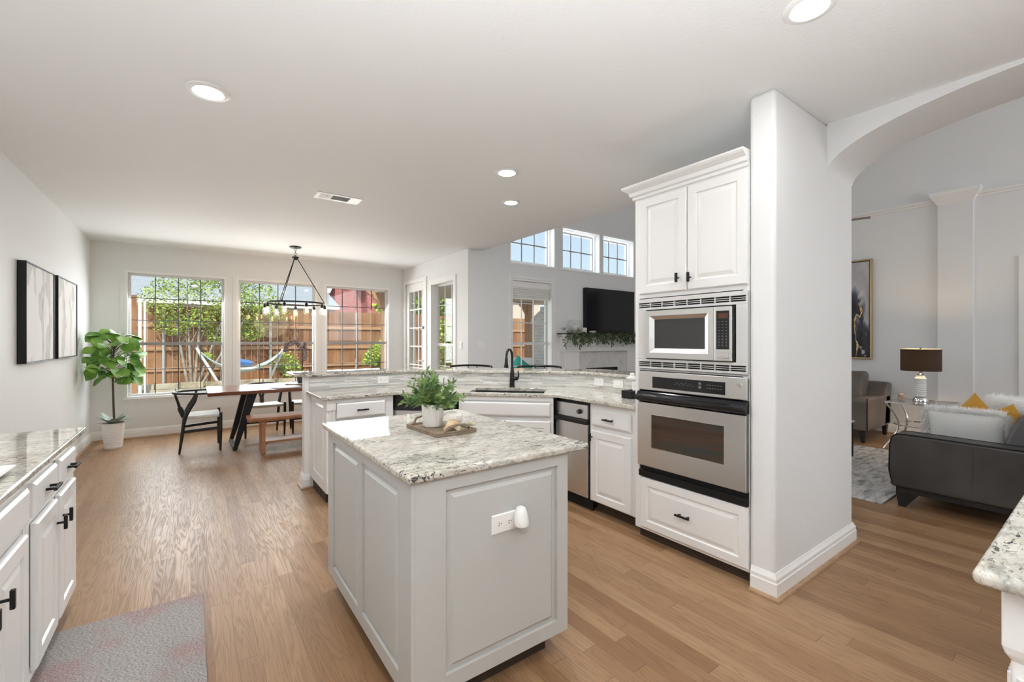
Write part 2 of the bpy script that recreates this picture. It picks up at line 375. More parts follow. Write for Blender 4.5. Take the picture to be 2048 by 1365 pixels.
for i,(a,b) in enumerate(FW):
    w=window(i+1,a,b,.556,2.36,(0,8.2,0),0,.10,4,3,2,1.33,wm=.011)
    add('stool',MB().frame(a-.05,b+.05,.506,2.41,-.010,.004,.05),M['wall'],w)
    add('sill',MB().box(a-.02,b+.02,-.025,.06,.545,.562),M['trim'],w,bev=.004)
w=window(4,-6.99,-6.15,.55,2.35,(3.34,0,0),R(-90),.145,3,3,2,1.305,'alu',True,.014,'alu')
add('trim_board',MB().frame(-7.05,-6.09,.49,2.41,-.014,.006,.06),M['trim'],w,bev=.004)
w=window(5,4.127,4.998,.55,2.37,(0,5.73,0),0,.16,3,3,2,1.324,'alu',True,.014,'alu')
add('trim_board',MB().frame(4.09,5.05,.50,2.42,-.012,.006,.045),M['trim'],w,bev=.004)
for i,(a,b) in enumerate(CL):
    w=window(6+i,a,b,2.625,3.33,(0,5.73,0),0,.17,3,2,1,None,'sash',False,.022)
    add('trim_board',MB().frame(a-.035,b+.035,2.59,3.365,-.012,.006,.035),M['trim'],w,bev=.003)
bl=T('window_shade','pale pleated shade drawn up at the top of the window beside the fireplace','window shade',(4.56,5.80,2.20))
add('head_rail',MB().box(-.41,.41,-.03,.03,.04,.14),M['trim'],bl,bev=.004)
pl=MB()
for k in range(6): z=.04-k*.028; pl.extr([(-.022,z),(.0,z-.004),(.022,z),(.022,z-.024),(0,z-.028),(-.022,z-.024)],'x',-.40,.40)
add('pleats',pl,M['blind'],bl)
add('bottom_bar',MB().box(-.405,.405,-.024,.024,-.150,-.128),M['trim'],bl,bev=.003)
# glazed patio door
dr=T('door_1',None,None,(3.34,0,0),R(-90),kind='structure')
cs=MB(); cs.frame(-8.155,-7.15,-.06,2.50,-.018,.004,.065); cs.frame(-8.13,-7.20,-.03,2.455,0,.15,.02)
add('casing',cs,M['trim'],dr,bev=.004)
dp=MB().frame(-8.108,-7.222,.01,2.433,.02,.062,.155,.24,.15)
add('door_leaf',dp,M['trim'],dr,bev=.004)
mu=MB(); A,B,c,d=-7.953,-7.377,.25,2.283
mu.frame(A-.015,B+.015,c-.015,d+.015,.010,.07,.018)
for k in (1,2): x=A+(B-A)*k/3; mu.box(x-.009,x+.009,.025,.057,c,d)
for k in range(1,6): z=c+(d-c)*k/6; mu.box(A,B,.023,.059,z-.010,z+.010)
add('muntins',mu,M['trim'],dr)
add('pane',MB().box(A,B,.038,.043,c,d),M['glass'],dr)
lk=MB().cyl((-7.29,.02,1.02),(-7.29,-.012,1.02),.026).tube([(-7.29,-.03,1.02),(-7.29,-.045,1.02),(-7.33,-.05,1.02),(-7.40,-.048,1.015)],.009)
add('door_handle',lk,M['alu'],dr,smooth=40)
lk=MB().cyl((-7.255,.02,1.60),(-7.255,-.02,1.60),.022).box(-7.262,-7.248,-.04,-.02,1.575,1.625)
add('deadbolt',lk,M['sash'],dr)
hg=MB()
for z in (.35,1.25,2.15): hg.cyl((-8.112,.012,z-.05),(-8.112,.012,z+.05),.008,n=8)
add('hinge',hg,M['alu'],dr)

# ================================================================== cabinets (local frame: x to the viewer's right, outward = -y)
DOORP=[(0,0),(0,.014),(.006,.020),(.056,.020),(.062,.012),(.070,.012),(.092,.0185),(.10,.019)]
DRAWP=[(0,0),(0,.012),(.012,.020),(.018,.0205)]
def cab_door(par,x0,x1,z0,z1,yf,knob=None,ks='t',lab=None):
    d=add('door',MB().panel(x0,x1,z0,z1,yf,DOORP,True),M['cab'],par,bev=0)
    if knob:
        kx,kz=knob; y=yf-.020
        k=MB().cyl((kx,y,kz),(kx,y-.022,kz),.005,n=10).box(kx-.008,kx+.008,y-.034,y-.022,kz-.030,kz+.030)
        add('knob',k,M['dark'],d,bev=.002)
    return d
def pull(par,xc,z,y,w=.10):
    k=MB().box(xc-w/2,xc+w/2,y-.036,y-.025,z-.006,z+.006)
    for s in (-1,1): k.box(xc+s*w*.30-.006,xc+s*w*.30+.006,y-.026,y,z-.005,z+.005)
    return add('pull',k,M['dark'],par,bev=.0015)
def drawer(par,x0,x1,z0,z1,yf,pl=True,prof=DRAWP,pz=None,px=None):
    d=add('drawer',MB().panel(x0,x1,z0,z1,yf,prof,True),M['cab'],par)
    if pl: pull(d,(x0+x1)/2 if px is None else px,(z0+z1)/2 if pz is None else pz,yf-.02)
    return d
def body(par,x0,x1,depth,z0=.10,z1=.885,toe=True,name='carcass'):
    add(name,MB().box(x0,x1,0,depth,z0,z1),M['cab'],par)
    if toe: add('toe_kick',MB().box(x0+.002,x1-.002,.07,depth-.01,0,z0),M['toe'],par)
def outlet(label,loc,rz,w=.075,h=.118,kind='duplex',horizontal=True,cat='outlet',name='wall_outlet'):
    if horizontal: w,h=h,w
    t=T(name,label,cat,loc,rz)
    add('cover_plate',MB().panel(-w/2,w/2,-h/2,h/2,0,[(0,0),(0,.003),(.003,.006)],True),M['plastic'],t)
    if kind=='duplex':
        for s in (-1,1):
            c=(s*.024,0) if horizontal else (0,s*.024)
            r=add('receptacle',MB().rings([[(c[0]+.016*math.cos(a*math.pi/8),-.005-d,c[1]+.0145*math.sin(a*math.pi/8)) for a in range(16)] for d in(0,.0025)],True,True),M['plastic'],t)
            q=MB()
            for u,v in ((-.004,.005),(-.004,-.005)) if horizontal else ((-.005,.004),(.005,.004)):
                q.box(c[0]+u-(.003 if horizontal else .0012),c[0]+u+(.003 if horizontal else .0012),-.0085,-.0075,c[1]+v-(.0012 if horizontal else .003),c[1]+v+(.0012 if horizontal else .003))
            q.cyl((c[0]+(.007 if horizontal else 0),-.0075,c[1]-(0 if horizontal else .007)),(c[0]+(.007 if horizontal else 0),-.0085,c[1]-(0 if horizontal else .007)),.002,n=8)
            add('slots',q,M['shadowgap'],r)
    elif kind=='rocker':
        add('rocker',MB().box(-.017 if not horizontal else -.033,.017 if not horizontal else .033,-.010,-.005,-.033 if not horizontal else -.017,.033 if not horizontal else .017),M['plastic'],t,bev=.002)
    return t
# ---- kitchen island
isl=T('kitchen_island','grey painted kitchen island with panelled sides under a speckled granite top','kitchen island',(.99,2.02,0))
ox,oy=-.99,-2.02
core=MB().box(.634+ox,1.358+ox,1.469+oy,2.60+oy,.10,.885)
add('carcass',core,M['isl'],isl)
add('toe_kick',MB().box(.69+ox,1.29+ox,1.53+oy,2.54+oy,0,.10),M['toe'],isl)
# side facing the long counter: frame with two fields (local: x -> -Y)
sd=T('side_panel',None,None); sd.parent=isl; sd.location=(.634+ox,1.455+oy,0); sd.rotation_euler.z=R(-90)
def sfr(b,x0,x1,z0,z1,xs,zb,zt,t):
    """face frame with openings xs=[(a,b)] from zb to zt"""
    edges=[x0]+[q for p in xs for q in p]+[x1]
    b.box(x0,x1,-t,0,z0,zb); b.box(x0,x1,-t,0,zt,z1)
    for i in range(0,len(edges),2): b.box(edges[i],edges[i+1],-t,0,zb,zt)
    return b
ops=[(-(2.497-1.455),-(2.062-1.455)),(-(2.003-1.455),-(1.572-1.455))]
add('face_frame',sfr(MB(),-(2.60-1.455),0,.10,.885,ops,.163,.836,.014),M['isl'],sd)
FLD=[(0,0),(.012,.002),(.020,.002),(.034,.012),(.04,.012)]
for a,b in ops: add('field',MB().panel(a,b,.163,.836,0,FLD),M['isl'],sd)
fp=T('end_panel',None,None); fp.parent=isl; fp.location=(0+ox,1.469+oy,0)
add('face_frame',sfr(MB(),.6345,1.358,.10,.885,[(.755,1.297)],.158,.836,.014),M['isl'],fp)
add('field',MB().panel(.755,1.297,.158,.836,0,FLD),M['isl'],fp)
bk=T('door_side',None,None); bk.parent=isl; bk.location=(1.358+ox,1.48+oy,0); bk.rotation_euler.z=R(90)
for i in range(2):
    add('door',MB().panel(.02+i*.55,.55+i*.55,.12,.86,0,DOORP,True),M['cab'],bk)
top=MB().box(.603,1.476,1.438,2.672,.885,.915)
add('island_countertop',top,M['granite'],None,'speckled cream and black granite slab on top of the kitchen island','countertop',bev=.009,seg=3,smooth=40)
outlet('white outlet plate on the grey end of the kitchen island',(1.014,1.457,.657),0,w=.075,h=.118,horizontal=True)
af=T('air_freshener','white plug-in air freshener with a clear scent bottle on the island outlet','air freshener',(1.072,1.450,.675))
add('shell',MB().rings([[(rx*math.cos(a*math.pi/10),-.03+.028*ry*math.sin(a*math.pi/10)-yo,z) for a in range(20)] for z,rx,ry,yo in((-.032,.027,.95,.004),(-.026,.031,1.0,.004),(-.005,.030,1.0,.002),(.022,.025,.85,0),(.038,.019,.7,0),(.044,.009,.4,0))],True,True),M['plastic'],af,smooth=50)
add('scent_bottle',MB().lathe([(.012,-.032),(.018,-.036),(.020,-.052),(.014,-.060),(.004,-.062)],(.004,-.036,0),16),M['clear'],af,smooth=50)
# tray with pot, quartz and shell
M['tray']=wood('tray_driftwood',(.16,.11,.07),(.36,.28,.20),(3,30,30),.6)
tr=T('wooden_tray','rough brown wooden serving tray with twig handles on the island top','tray',(1.06,2.10,.916),R(3))
tb=MB(); hx,hy=.115,.165
tb.box(-hx,hx,-hy,hy,.0,.010); tb.frame(-hx,hx,0,.018,-hy,-hy+.012,.012)
add('base',MB().box(-hx,hx,-hy,hy,.0,.010),M['tray'],tr,bev=.002)
rm=MB(); rm.box(-hx,hx,-hy,-hy+.012,.010,.020).box(-hx,hx,hy-.012,hy,.010,.020).box(-hx,-hx+.012,-hy+.012,hy-.012,.010,.020).box(hx-.012,hx,-hy+.012,hy-.012,.010,.020)
add('rim',rm,M['tray'],tr,bev=.003)
for s in (-1,1):
    add('handle',MB().tube([(-.075,s*(hy-.006),.018),(-.055,s*(hy+.006),.042),(-.01,s*(hy+.010),.052),(.03,s*(hy+.008),.050),(.065,s*(hy+.003),.040),(.078,s*(hy-.006),.018)],[.008,.007,.006,.007,.006,.008],8),M['tray'],tr,smooth=50)
pt=T('potted_herb','bushy green herb in a fluted white pot on the island tray','potted plant',(1.045,2.165,.927))
nf=36
def fl(r,z): return [((r+(.0018 if k%2 else 0))*math.cos(math.pi*k/nf),(r+(.0018 if k%2 else 0))*math.sin(math.pi*k/nf),z) for k in range(2*nf)]
add('pot',MB().rings([fl(.046,0),fl(.050,.004),fl(.056,.11),fl(.0575,.118),fl(.052,.118),fl(.050,.10)],True,True),mat('pot_warm_white',(.78,.74,.70),.5),pt)
add('soil',MB().lathe([(.049,.098),(.0495,.104)],n=20),M['soil'],pt)
hb=MB(); hs=MB(); rnd=random.Random(3)
for k in range(72):
    a=rnd.random()*6.283; e=R(rnd.uniform(8,88)); L=rnd.uniform(.10,.20)*(1.0 if e>R(35) else .82)
    d=Vector((math.cos(a)*math.cos(e),math.sin(a)*math.cos(e),math.sin(e))); b0=Vector((d.x*.02,d.y*.02,.10)); 
    tip=b0+d*L; mid=b0+d*L*.5+Vector((0,0,.015)); hs.tube([b0,mid,tip],[.0016,.0013,.0008],5)
    for j in range(15):
        t=.22+.78*j/14; p=b0.lerp(tip,t); q=Vector((rnd.gauss(0,1),rnd.gauss(0,1),rnd.gauss(.3,1))); q=(q-d*q.dot(d)).normalized()
        hb.leaf(p,d*.75+q*.75,q.cross(d)+Vector((0,0,.5)),rnd.uniform(.024,.040),rnd.uniform(.009,.013),.1,.2,3)
add('stems',hs,M['herb'],pt,smooth=60); add('foliage',hb,M['herb'],pt,smooth=60)
M['quartz']=mat('pale_quartz',(.74,.70,.64),.35,spec=.5); M['shell']=leafmat('tan_shell',(.52,.36,.18),(.80,.68,.48),.5,25)
add('quartz_stone',MB().ell((0,0,.043),.062,.052,.042,9,6,.22,5),M['quartz'],None,'pale faceted quartz lump on the tray beside the herb pot','stone',loc=(1.112,2.062,.927),rz=.4)
sh=MB()
for i in range(3):
    rs=[]
    for j in range(9):
        t=j/8; a=t*3.9+i*.5; rr=.050*(1-.62*t); c=Vector((math.cos(a)*rr*.9+i*.012-.012,math.sin(a)*rr*.55-.004*i,.012+.010*i+.005*math.sin(t*9)))
        rs.append([c+Vector((math.cos(b)*.017*(1.1-t*.7),math.sin(b*1.0)*.012*(1.1-t*.7),math.sin(b)*.014*(1.1-t*.7))) for b in [k*math.pi/5 for k in range(10)]])
    sh.rings(rs,True,True)
add('seashell',sh,M['shell'],None,'curled tan seashell in front of the quartz lump on the tray','shell',loc=(1.056,1.968,.933),rz=.2,smooth=60)
sp=MB(); rnd=random.Random(8)
for k in range(5): sp.ell((rnd.uniform(-.02,.02),rnd.uniform(-.022,.022),.012+.004*k),.016,.013,.011,9,6,.25,k)
add('coral_piece',sp,leafmat('coral_grey',(.42,.38,.26),(.72,.68,.58),.7,40),None,'knobbly grey coral piece at the tray edge beside the seashell','coral',loc=(1.150,1.968,.932),smooth=50)

# ---- peninsula
lc=T('base_cabinet','white base cabinet at the free end of the peninsula, one drawer over a door','cabinet',(.93,3.92,0))
body(lc,0,.56,.555)
add('face_frame',sfr(MB(),0,.56,.10,.885,[(.06,.49)],.13,.85,.018),M['cab'],lc)
drawer(lc,.067,.485,.718,.848,-.018)
cab_door(lc,.067,.485,.125,.685,-.018,(.45,.62))
ep=T('end_panel',None,None); ep.parent=lc; ep.location=(0,0,0); ep.rotation_euler.z=R(-90)
add('face_frame',sfr(MB(),-.555,.018,.10,.885,[(-.46,-.09)],.19,.835,.014),M['cab'],ep)
add('field',MB().panel(-.46,-.09,.19,.835,0,FLD),M['cab'],ep)
fl_=MB()
for k in range(5): fl_.cyl((.012+k*.010,-.019,.20),(.012+k*.010,-.019,.79),.0045,n=8)
add('fluting',fl_,M['cab'],lc)
add('corner_block',MB().box(-.012,.062,-.030,-.016,.79,.885),M['cab'],lc,bev=.004); add('plinth_block',MB().box(-.012,.062,-.030,-.016,.10,.20),M['cab'],lc,bev=.004)
# dishwasher: runs on the diagonal front x + y = 5.47
def diag(u,s): return ((s+u)/S2,(s-u)/S2)
sd0=5.47/S2
A=(1.511,3.959)
dw=T('dishwasher','black fronted dishwasher with a steel door in the angled run of the peninsula','dishwasher',(A[0],A[1],0),R(-45))
add('tub',MB().box(.004,.606,.0,.55,.10,.880),M['shadowgap'],dw)
add('toe_plate',MB().box(.01,.60,.05,.07,.0,.10),M['dark'],dw)
add('door',MB().box(.006,.604,-.022,0,.115,.742),M['steel'],dw,bev=.004)
cp=add('control_panel',MB().rings([[(x0,-y,z) for x0,z,y in ((.006,.746,a),(.604,.746,a),(.604,.876,b),(.006,.876,b))] for a,b in((0,0),(.030,.018),(.034,.022))],True,True),M['blackgloss'],dw,bev=.004)
add('latch_grip',MB().box(.03,.58,-.040,-.030,.850,.866),M['dark'],cp,bev=.003)
add('display_window',MB().box(.04,.16,-.0345,-.028,.795,.83),M['dark'],cp)
mk=MB()
for k in range(5): mk.box(.082+k*.008,.087+k*.008,-.0362,-.0345,.808,.813)
add('printed_mark',mk,M['plastic'],cp)
# sink base
B0=diag((1.955-3.515)/S2,sd0)
sk=T('sink_cabinet','wide white sink cabinet with a false drawer front below the faucet','cabinet',(1.957,3.513,0),R(-45))
body(sk,0,.845,.52,z1=.665); add('front_board',MB().box(0,.845,0,.009,.665,.884),M['cab'],sk); add('face_frame',sfr(MB(),0,.845,.10,.885,[(.03,.815)],.12,.85,.012),M['cab'],sk)
drawer(sk,.022,.822,.718,.838,-.012,False)
cab_door(sk,.022,.418,.125,.678,-.012,(.385,.61)); cab_door(sk,.426,.822,.125,.678,-.012,(.46,.61))
# compactor
cm=T('trash_compactor','narrow steel trash compactor with a black knob between sink and drawer cabinets','trash compactor',(2.61,2.925,0),R(-90))
add('housing',MB().box(0,.395,.0,.52,.10,.875),M['shadowgap'],cm)
add('toe_plate',MB().box(0,.395,.03,.05,0,.10),M['dark'],cm)
M['steelv']=steel('satin_steel',2,(.76,.76,.75))
add('drawer_front',MB().box(.006,.384,-.024,0,.11,.700),M['steelv'],cm,bev=.003)
cpn=add('control_panel',MB().box(.006,.384,-.024,0,.742,.855),M['steelv'],cm,bev=.003)
add('handle',MB().extr([(0,.742),(-.026,.742),(-.050,.728),(-.050,.702),(-.030,.700),(0,.700)],'x',.004,.388),M['dark'],cm,bev=.002)
kn=add('knob',MB().cyl((.300,-.024,.798),(.300,-.046,.798),.020,.017,20),M['dark'],cpn,smooth=40)
add('pointer',MB().box(.298,.302,-.0475,-.046,.786,.810),M['chrome'],kn)
add('light',MB().cyl((.03,-.024,.765),(.03,-.028,.765),.006,n=10),M['dark'],cpn)
add('top_gap',MB().box(0,.395,-.005,0,.856,.884),M['dark'],cm)
dc=T('drawer_cabinet','white base cabinet with one drawer and one door beside the wall oven','cabinet',(2.61,2.525,0),R(-90))
body(dc,0,.475,.56); add('face_frame',sfr(MB(),0,.475,.10,.885,[(.035,.42)],.125,.85,.004),M['cab'],dc)
drawer(dc,.025,.412,.706,.838,-.004)
cab_door(dc,.022,.420,.108,.668,-.004,(.040,.615))
# countertop with sink cut-out
yf,xf,qf=3.87,2.56,5.43
cy,cx,cq,c1,c2=corner(-.002)
u0,u1=-1.03,-.345; s0,s1=3.905,4.29
h=[diag(u0,s0),diag(u1,s0),diag(u1,s1),diag(u0,s1)]
f1,f2=(qf-yf,yf),(xf,qf-xf)
polys=[[(.87,yf),f1,h[0],h[3],c1,(.87,cy)],[f1,f2,h[1],h[0]],[h[3],h[2],c2,c1],[f2,(xf,2.05),(cx,2.05),c2,h[2],h[1]]]
ct=MB(); key=lambda p:(round(p[0],4),round(p[1],4)); ed={}
def ccw(p):
    a=sum(p[i][0]*p[(i+1)%len(p)][1]-p[(i+1)%len(p)][0]*p[i][1] for i in range(len(p))); return p if a>0 else p[::-1]
ids={}
def vid(p,z):
    k=(key(p),z)
    if k not in ids: ids[k]=len(ct.v); ct.v.append((p[0],p[1],z))
    return ids[k]
for p in polys:
    p=ccw(p); n=len(p)
    ct.f.append(tuple(vid(q,.915) for q in p)); ct.f.append(tuple(vid(q,.885) for q in p[::-1]))
    for i in range(n): ed[(key(p[i]),key(p[(i+1)%n]))]=(p[i],p[(i+1)%n])
for (a,b),(p,q) in ed.items():
    if (b,a) not in ed: ct.f.append((vid(p,.885),vid(q,.885),vid(q,.915),vid(p,.915)))
add('peninsula_countertop',ct,M['granite'],None,'long low granite worktop of the peninsula with the sink cut into it','countertop',bev=.006,seg=3)
add('bar_countertop',strip(-.03,.41,.77,2.05,1.04,1.07),M['granite'],None,'raised granite bar ledge running along the back of the peninsula','countertop',bev=.009,seg=3,smooth=40)
sb=MB(); W2,D2=(u1-u0)/2+.006,(s1-s0)/2+.006
def rr(w,d,z,r=.03): 
    o=[]
    for sx,sy,a0 in((1,1,0),(-1,1,90),(-1,-1,180),(1,-1,270)):
        for k in range(5): a=R(a0+k*22.5); o.append((sx*(w-r)+r*math.cos(a),sy*(d-r)+r*math.sin(a),z))
    return o
sb.rings([rr(W2+.02,D2+.02,.8845),rr(W2,D2,.8845),rr(W2-.01,D2-.01,.70),rr(W2-.05,D2-.05,.685)],True)
mu_,ms_=(u0+u1)/2,(s0+s1)/2; c=diag(mu_,ms_)
sinko=add('sink',sb,mat('sink_dark_composite',(.02,.02,.02),.45),None,'black undermount sink basin in the angled granite worktop','sink',loc=(c[0],c[1],0),rz=R(-45),smooth=40)
fc=diag(-.70,4.375)
fa=T('kitchen_faucet','tall black gooseneck faucet with side lever behind the sink','faucet',(fc[0],fc[1],.916),R(-58))
add('base_flange',MB().lathe([(.030,0),(.030,.006),(.026,.012)],n=24),M['dark'],fa,smooth=40)
add('body',MB().lathe([(.025,.010),(.026,.07),(.023,.12),(.018,.17),(.0155,.20)],n=20),M['blackgloss'],fa,smooth=50)
g=[(0,0,.18),(0,0,.30)]+[(0,-.075+.075*math.cos(R(a)),.30+.075*math.sin(R(a))) for a in range(15,181,15)]+[(0,-.150,.285)]
add('spout',MB().tube(g,.0125,12),M['blackgloss'],fa,smooth=50)
add('spray_head',MB().tube([(0,-.150,.295),(0,-.152,.24),(0,-.156,.205),(0,-.157,.20)],[.014,.017,.024,.021],14),M['dark'],fa,smooth=50)
add('lever',MB().tube([(.018,0,.085),(.050,0,.085),(.062,0,.088)],[.019,.019,.016],12).tube([(.055,0,.088),(.070,-.003,.11),(.068,-.006,.14),(.066,-.008,.165)],[.010,.008,.007,.006],10),M['blackgloss'],fa,smooth=50)
# backsplash
def tile_mat():
    m=mat('strip_tile',(.6,.6,.58),.25); k=N(m); sp=k.n('SeparateXYZ'); k.l(k.pos(obj=False),sp.inputs[0])
    u=k.math('SUBTRACT',sp.outputs[0],sp.outputs[1])
    rz=k.math('DIVIDE',sp.outputs[2],.0125); ir=k.math('FLOOR',rz); fr=k.math('FRACT',rz)
    w=k.n('TexWhiteNoise',noise_dimensions='1D'); k.l(ir,w.inputs['W'])
    uu=k.math('ADD',k.math('DIVIDE',u,k.math('MULTIPLY_ADD',w.outputs[0],.16)),k.math('MULTIPLY',w.outputs[0],51.))
    iu=k.math('FLOOR',uu); fu=k.math('FRACT',uu)
    cb=k.n('CombineXYZ'); k.l(ir,cb.inputs[0]); k.l(iu,cb.inputs[1]); w2=k.n('TexWhiteNoise',noise_dimensions='2D'); k.l(cb.outputs[0],w2.inputs['Vector'])
    t=k.ramp(w2.outputs[0],[(0,(.50,.50,.47)),(.3,(.64,.63,.59)),(.6,(.72,.71,.68)),(.85,(.80,.79,.77)),(.93,(.46,.48,.48))])
    g=k.math('MAXIMUM',k.math('LESS_THAN',fr,.13),k.math('LESS_THAN',fu,.02)); k.col(k.mix(k.math('MULTIPLY',g,.7),t,(.42,.41,.38))); k.rgh(k.ramp(w2.outputs[0],[(0,.12),(1,.5)])); k.bump(k.math('MULTIPLY',g,-1.),.4,.002); return m
M['tile']=tile_mat()
for n_ in M['tile'].node_tree.nodes:
    if n_.type=='MATH' and n_.operation=='MULTIPLY_ADD': n_.inputs[2].default_value=.09
struct('trim_4',strip(-.001,.0075,.90,2.05,.916,1.04),M['tile'])
outlet('white outlet in the strip tile above the drawer at the free peninsula end',(1.602,4.478,.975),0)
outlet('white switch plate in the strip tile, half hidden behind the herb',(2.155,4.212,.975),R(-45),kind='rocker',cat='switch',name='wall_switch')
for y,lab,kd in ((2.985,'white outlet in the strip tile next to the angled corner by the sink','duplex'),(2.745,'white switch plate in the strip tile between two outlets above the drawer cabinet','rocker'),(2.53,'white outlet in the strip tile behind the small glass jar','duplex')):
    outlet(lab,(3.198,y,.978),R(-90),kind=kd,cat='outlet' if kd=='duplex' else 'switch',name='wall_outlet' if kd=='duplex' else 'wall_switch')
jr=T('glass_canister','small clear glass canister with a black base against the oven cabinet','canister',(2.90,2.345,.916))
add('glass_body',MB().lathe([(.055,.004),(.060,.012),(.060,.115),(.045,.14),(.040,.15)],n=20),M['clear'],jr,smooth=50)
add('lid',MB().lathe([(.044,.150),(.046,.165),(.018,.175),(.020,.195),(.010,.203)],n=20),M['white'],jr,smooth=50)
add('black_base',MB().box(-.075,-.045,-.035,.035,.0,.062).box(-.075,.05,-.05,-.035,.0,.062).box(-.075,.05,.035,.05,.0,.062),M['dark'],jr,bev=.004)

# ---- oven tower (local x -> -Y, outward -X)
tw=T('oven_cabinet','tall white cabinet tower with crown moulding that holds microwave and oven','cabinet',(2.545,2.03,0),R(-90))
tc=MB().box(0,.79,.0,.68,.075,.44).box(0,.79,.0,.68,1.672,2.39).box(0,.035,0,.68,.44,1.672).box(.755,.79,0,.68,.44,1.672).box(.035,.755,.60,.68,.44,1.672).box(.035,.755,.0,.60,1.176,1.186)
add('carcass',tc,M['cab'],tw)
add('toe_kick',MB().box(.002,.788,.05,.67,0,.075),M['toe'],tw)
crp=[(0,2.365),(.014,2.367),(.016,2.385),(.028,2.392),(.034,2.415),(.062,2.437),(.070,2.447),(.070,2.458)]
cr=MB().rings([[(-o,.68,z),(-o,-o,z),(.788,-o,z),(.788,.68,z)] for o,z in crp],True,True)
add('crown',cr,M['cab'],tw)
cab_door(tw,.045,.408,1.70,2.352,0,(.355,1.782)); cab_door(tw,.414,.786,1.70,2.352,0,(.418+.02,1.776))
drawer(tw,.055,.790,.095,.440,0,True,[(0,0),(0,.014),(.006,.020),(.052,.020),(.058,.012),(.066,.012),(.086,.0185),(.09,.019)],.272,.395)
mw=T('microwave','built-in steel microwave with a louvred trim kit above the wall oven','microwave',(2.541,2.03,0),R(-90))
M['trimkit']=mat('trim_kit_white',(.72,.72,.71),.3,.3)
tk=MB()
tk.box(.038,.790,-.018,0,1.638,1.664).box(.038,.790,-.018,0,1.588,1.604).box(.038,.790,-.018,0,1.238,1.256).box(.038,.790,-.018,0,1.190,1.204)
tk.box(.038,.105,-.018,0,1.256,1.588).box(.725,.790,-.018,0,1.256,1.588)
for z0,z1 in((1.604,1.638),(1.204,1.238)):
    tk.box(.038,.048,-.018,0,z0,z1); tk.box(.780,.790,-.018,0,z0,z1)
    for k in range(1,8): x=.048+.732*k/8; tk.box(x-.003,x+.003,-.017,-.004,z0,z1)
    for k in (1,2): z=z0+(z1-z0)*k/3; tk.box(.048,.780,-.017,-.006,z-.002,z+.002)
add('trim_kit',tk,M['trimkit'],mw,bev=.0015)
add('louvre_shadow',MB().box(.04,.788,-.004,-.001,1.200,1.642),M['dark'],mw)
dw_=MB().rings([[(x0,-y,z0),(x1,-y,z0),(x1,-y,z1),(x0,-y,z1)] for x0,x1,z0,z1,y in((.112,.605,1.262,1.580,.004),(.112,.605,1.262,1.580,.038),(.115,.602,1.265,1.577,.042),(.150,.568,1.300,1.545,.042),(.182,.540,1.330,1.520,.026))],False,True)
mdo=add('door',dw_,M['steel'],mw)
add('door_window',MB().box(.180,.542,-.0265,-.022,1.328,1.522),mat('dark_window_glass',(.05,.05,.05),.07,spec=.5),mdo)
ctl=add('control_column',MB().box(.608,.712,-.042,-.004,1.262,1.580),M['steel'],mw,bev=.003)
pad=add('keypad',MB().box(.620,.698,-.0435,-.041,1.330,1.555),M['blackgloss'],ctl,bev=.002)
add('clock_display',MB().box(.632,.690,-.0440,-.0435,1.510,1.540),mat('amber_display',(.10,.032,.014),.4),pad)
kb=MB()
for r_ in range(9):
    for c_ in range(3):
        x=.632+c_*.022; z=1.490-r_*.0175; kb.box(x,x+.011,-.0439,-.0434,z,z+.0022); 
        if r_>4: kb.box(x+.004,x+.007,-.0439,-.0434,z+.004,z+.009)
add('key_print',kb,mat('key_print_grey',(.20,.20,.20),.5),pad)
add('open_button',MB().panel(.622,.697,1.278,1.312,-.042,[(0,0),(.0,.001),(.003,.004)],True),M['steel'],ctl)
ov=T('wall_oven','built-in steel wall oven with black handle and window under the microwave','oven',(2.541,2.03,0),R(-90))
cpo=add('control_panel',MB().box(.044,.790,-.022,0,1.045,1.172),M['steel'],ov,bev=.003)
dsp=add('display',MB().box(.161,.664,-.0235,-.021,1.063,1.138),M['blackgloss'],cpo,bev=.0015)
pm=MB()
for k in range(9): pm.box(.33+k*.015,.339+k*.015,-.0240,-.0234,1.098+.010*(k%2),1.101+.010*(k%2))
for k in range(6): pm.box(.55+k*.017,.560+k*.017,-.0240,-.0234,1.112,1.115); pm.box(.55+k*.017,.560+k*.017,-.0240,-.0234,1.092,1.095)
for zc in (1.118,1.096): pm.cyl((.505,-.0234,zc),(.505,-.0240,zc),.009,n=14)
add('lettering',pm,mat('print_light_grey',(.17,.18,.19),.5),dsp)
em=add('round_emblem',MB().cyl((.748,-.022,1.128),(.748,-.025,1.128),.013,n=24),M['chrome'],cpo,smooth=40)
q=MB()
for k in range(24): a=k*math.pi/12; a2=(k+.9)*math.pi/12; q.box(.748+.0095*math.cos(a)-.001,.748+.0095*math.cos(a)+.001,-.0256,-.0248,1.128+.0095*math.sin(a)-.001,1.128+.0095*math.sin(a)+.001)
q.tube([(.744,-.0252,1.131),(.742,-.0252,1.126),(.745,-.0252,1.124),(.746,-.0252,1.128),(.749,-.0252,1.132),(.747,-.0252,1.126),(.751,-.0252,1.124),(.753,-.0252,1.127)],.0008,5)
add('emblem_script',q,M['sash'],em)
odm=MB().rings([[(x0,-y,z0),(x1,-y,z0),(x1,-y,z1),(x0,-y,z1)] for x0,x1,z0,z1,y in((.046,.788,.528,.962,.0),(.046,.788,.528,.962,.030),(.049,.785,.531,.959,.034),(.161,.664,.660,.884,.034),(.163,.662,.662,.882,.029))],False,True)
od=add('door',odm,M['steel'],ov)
m=mat('oven_window_glass',(.02,.02,.02),.06,spec=.35); k=N(m); v=k.pos((0,0,1)); gr=k.ramp(k.math('MULTIPLY',k.noise(k.pos((.4,.4,14)),1,3),1.0),[(.35,(.030,.022,.020)),(.5,(.075,.045,.030)),(.65,(.035,.048,.046))]); k.col(gr); M['ovenwin']=m
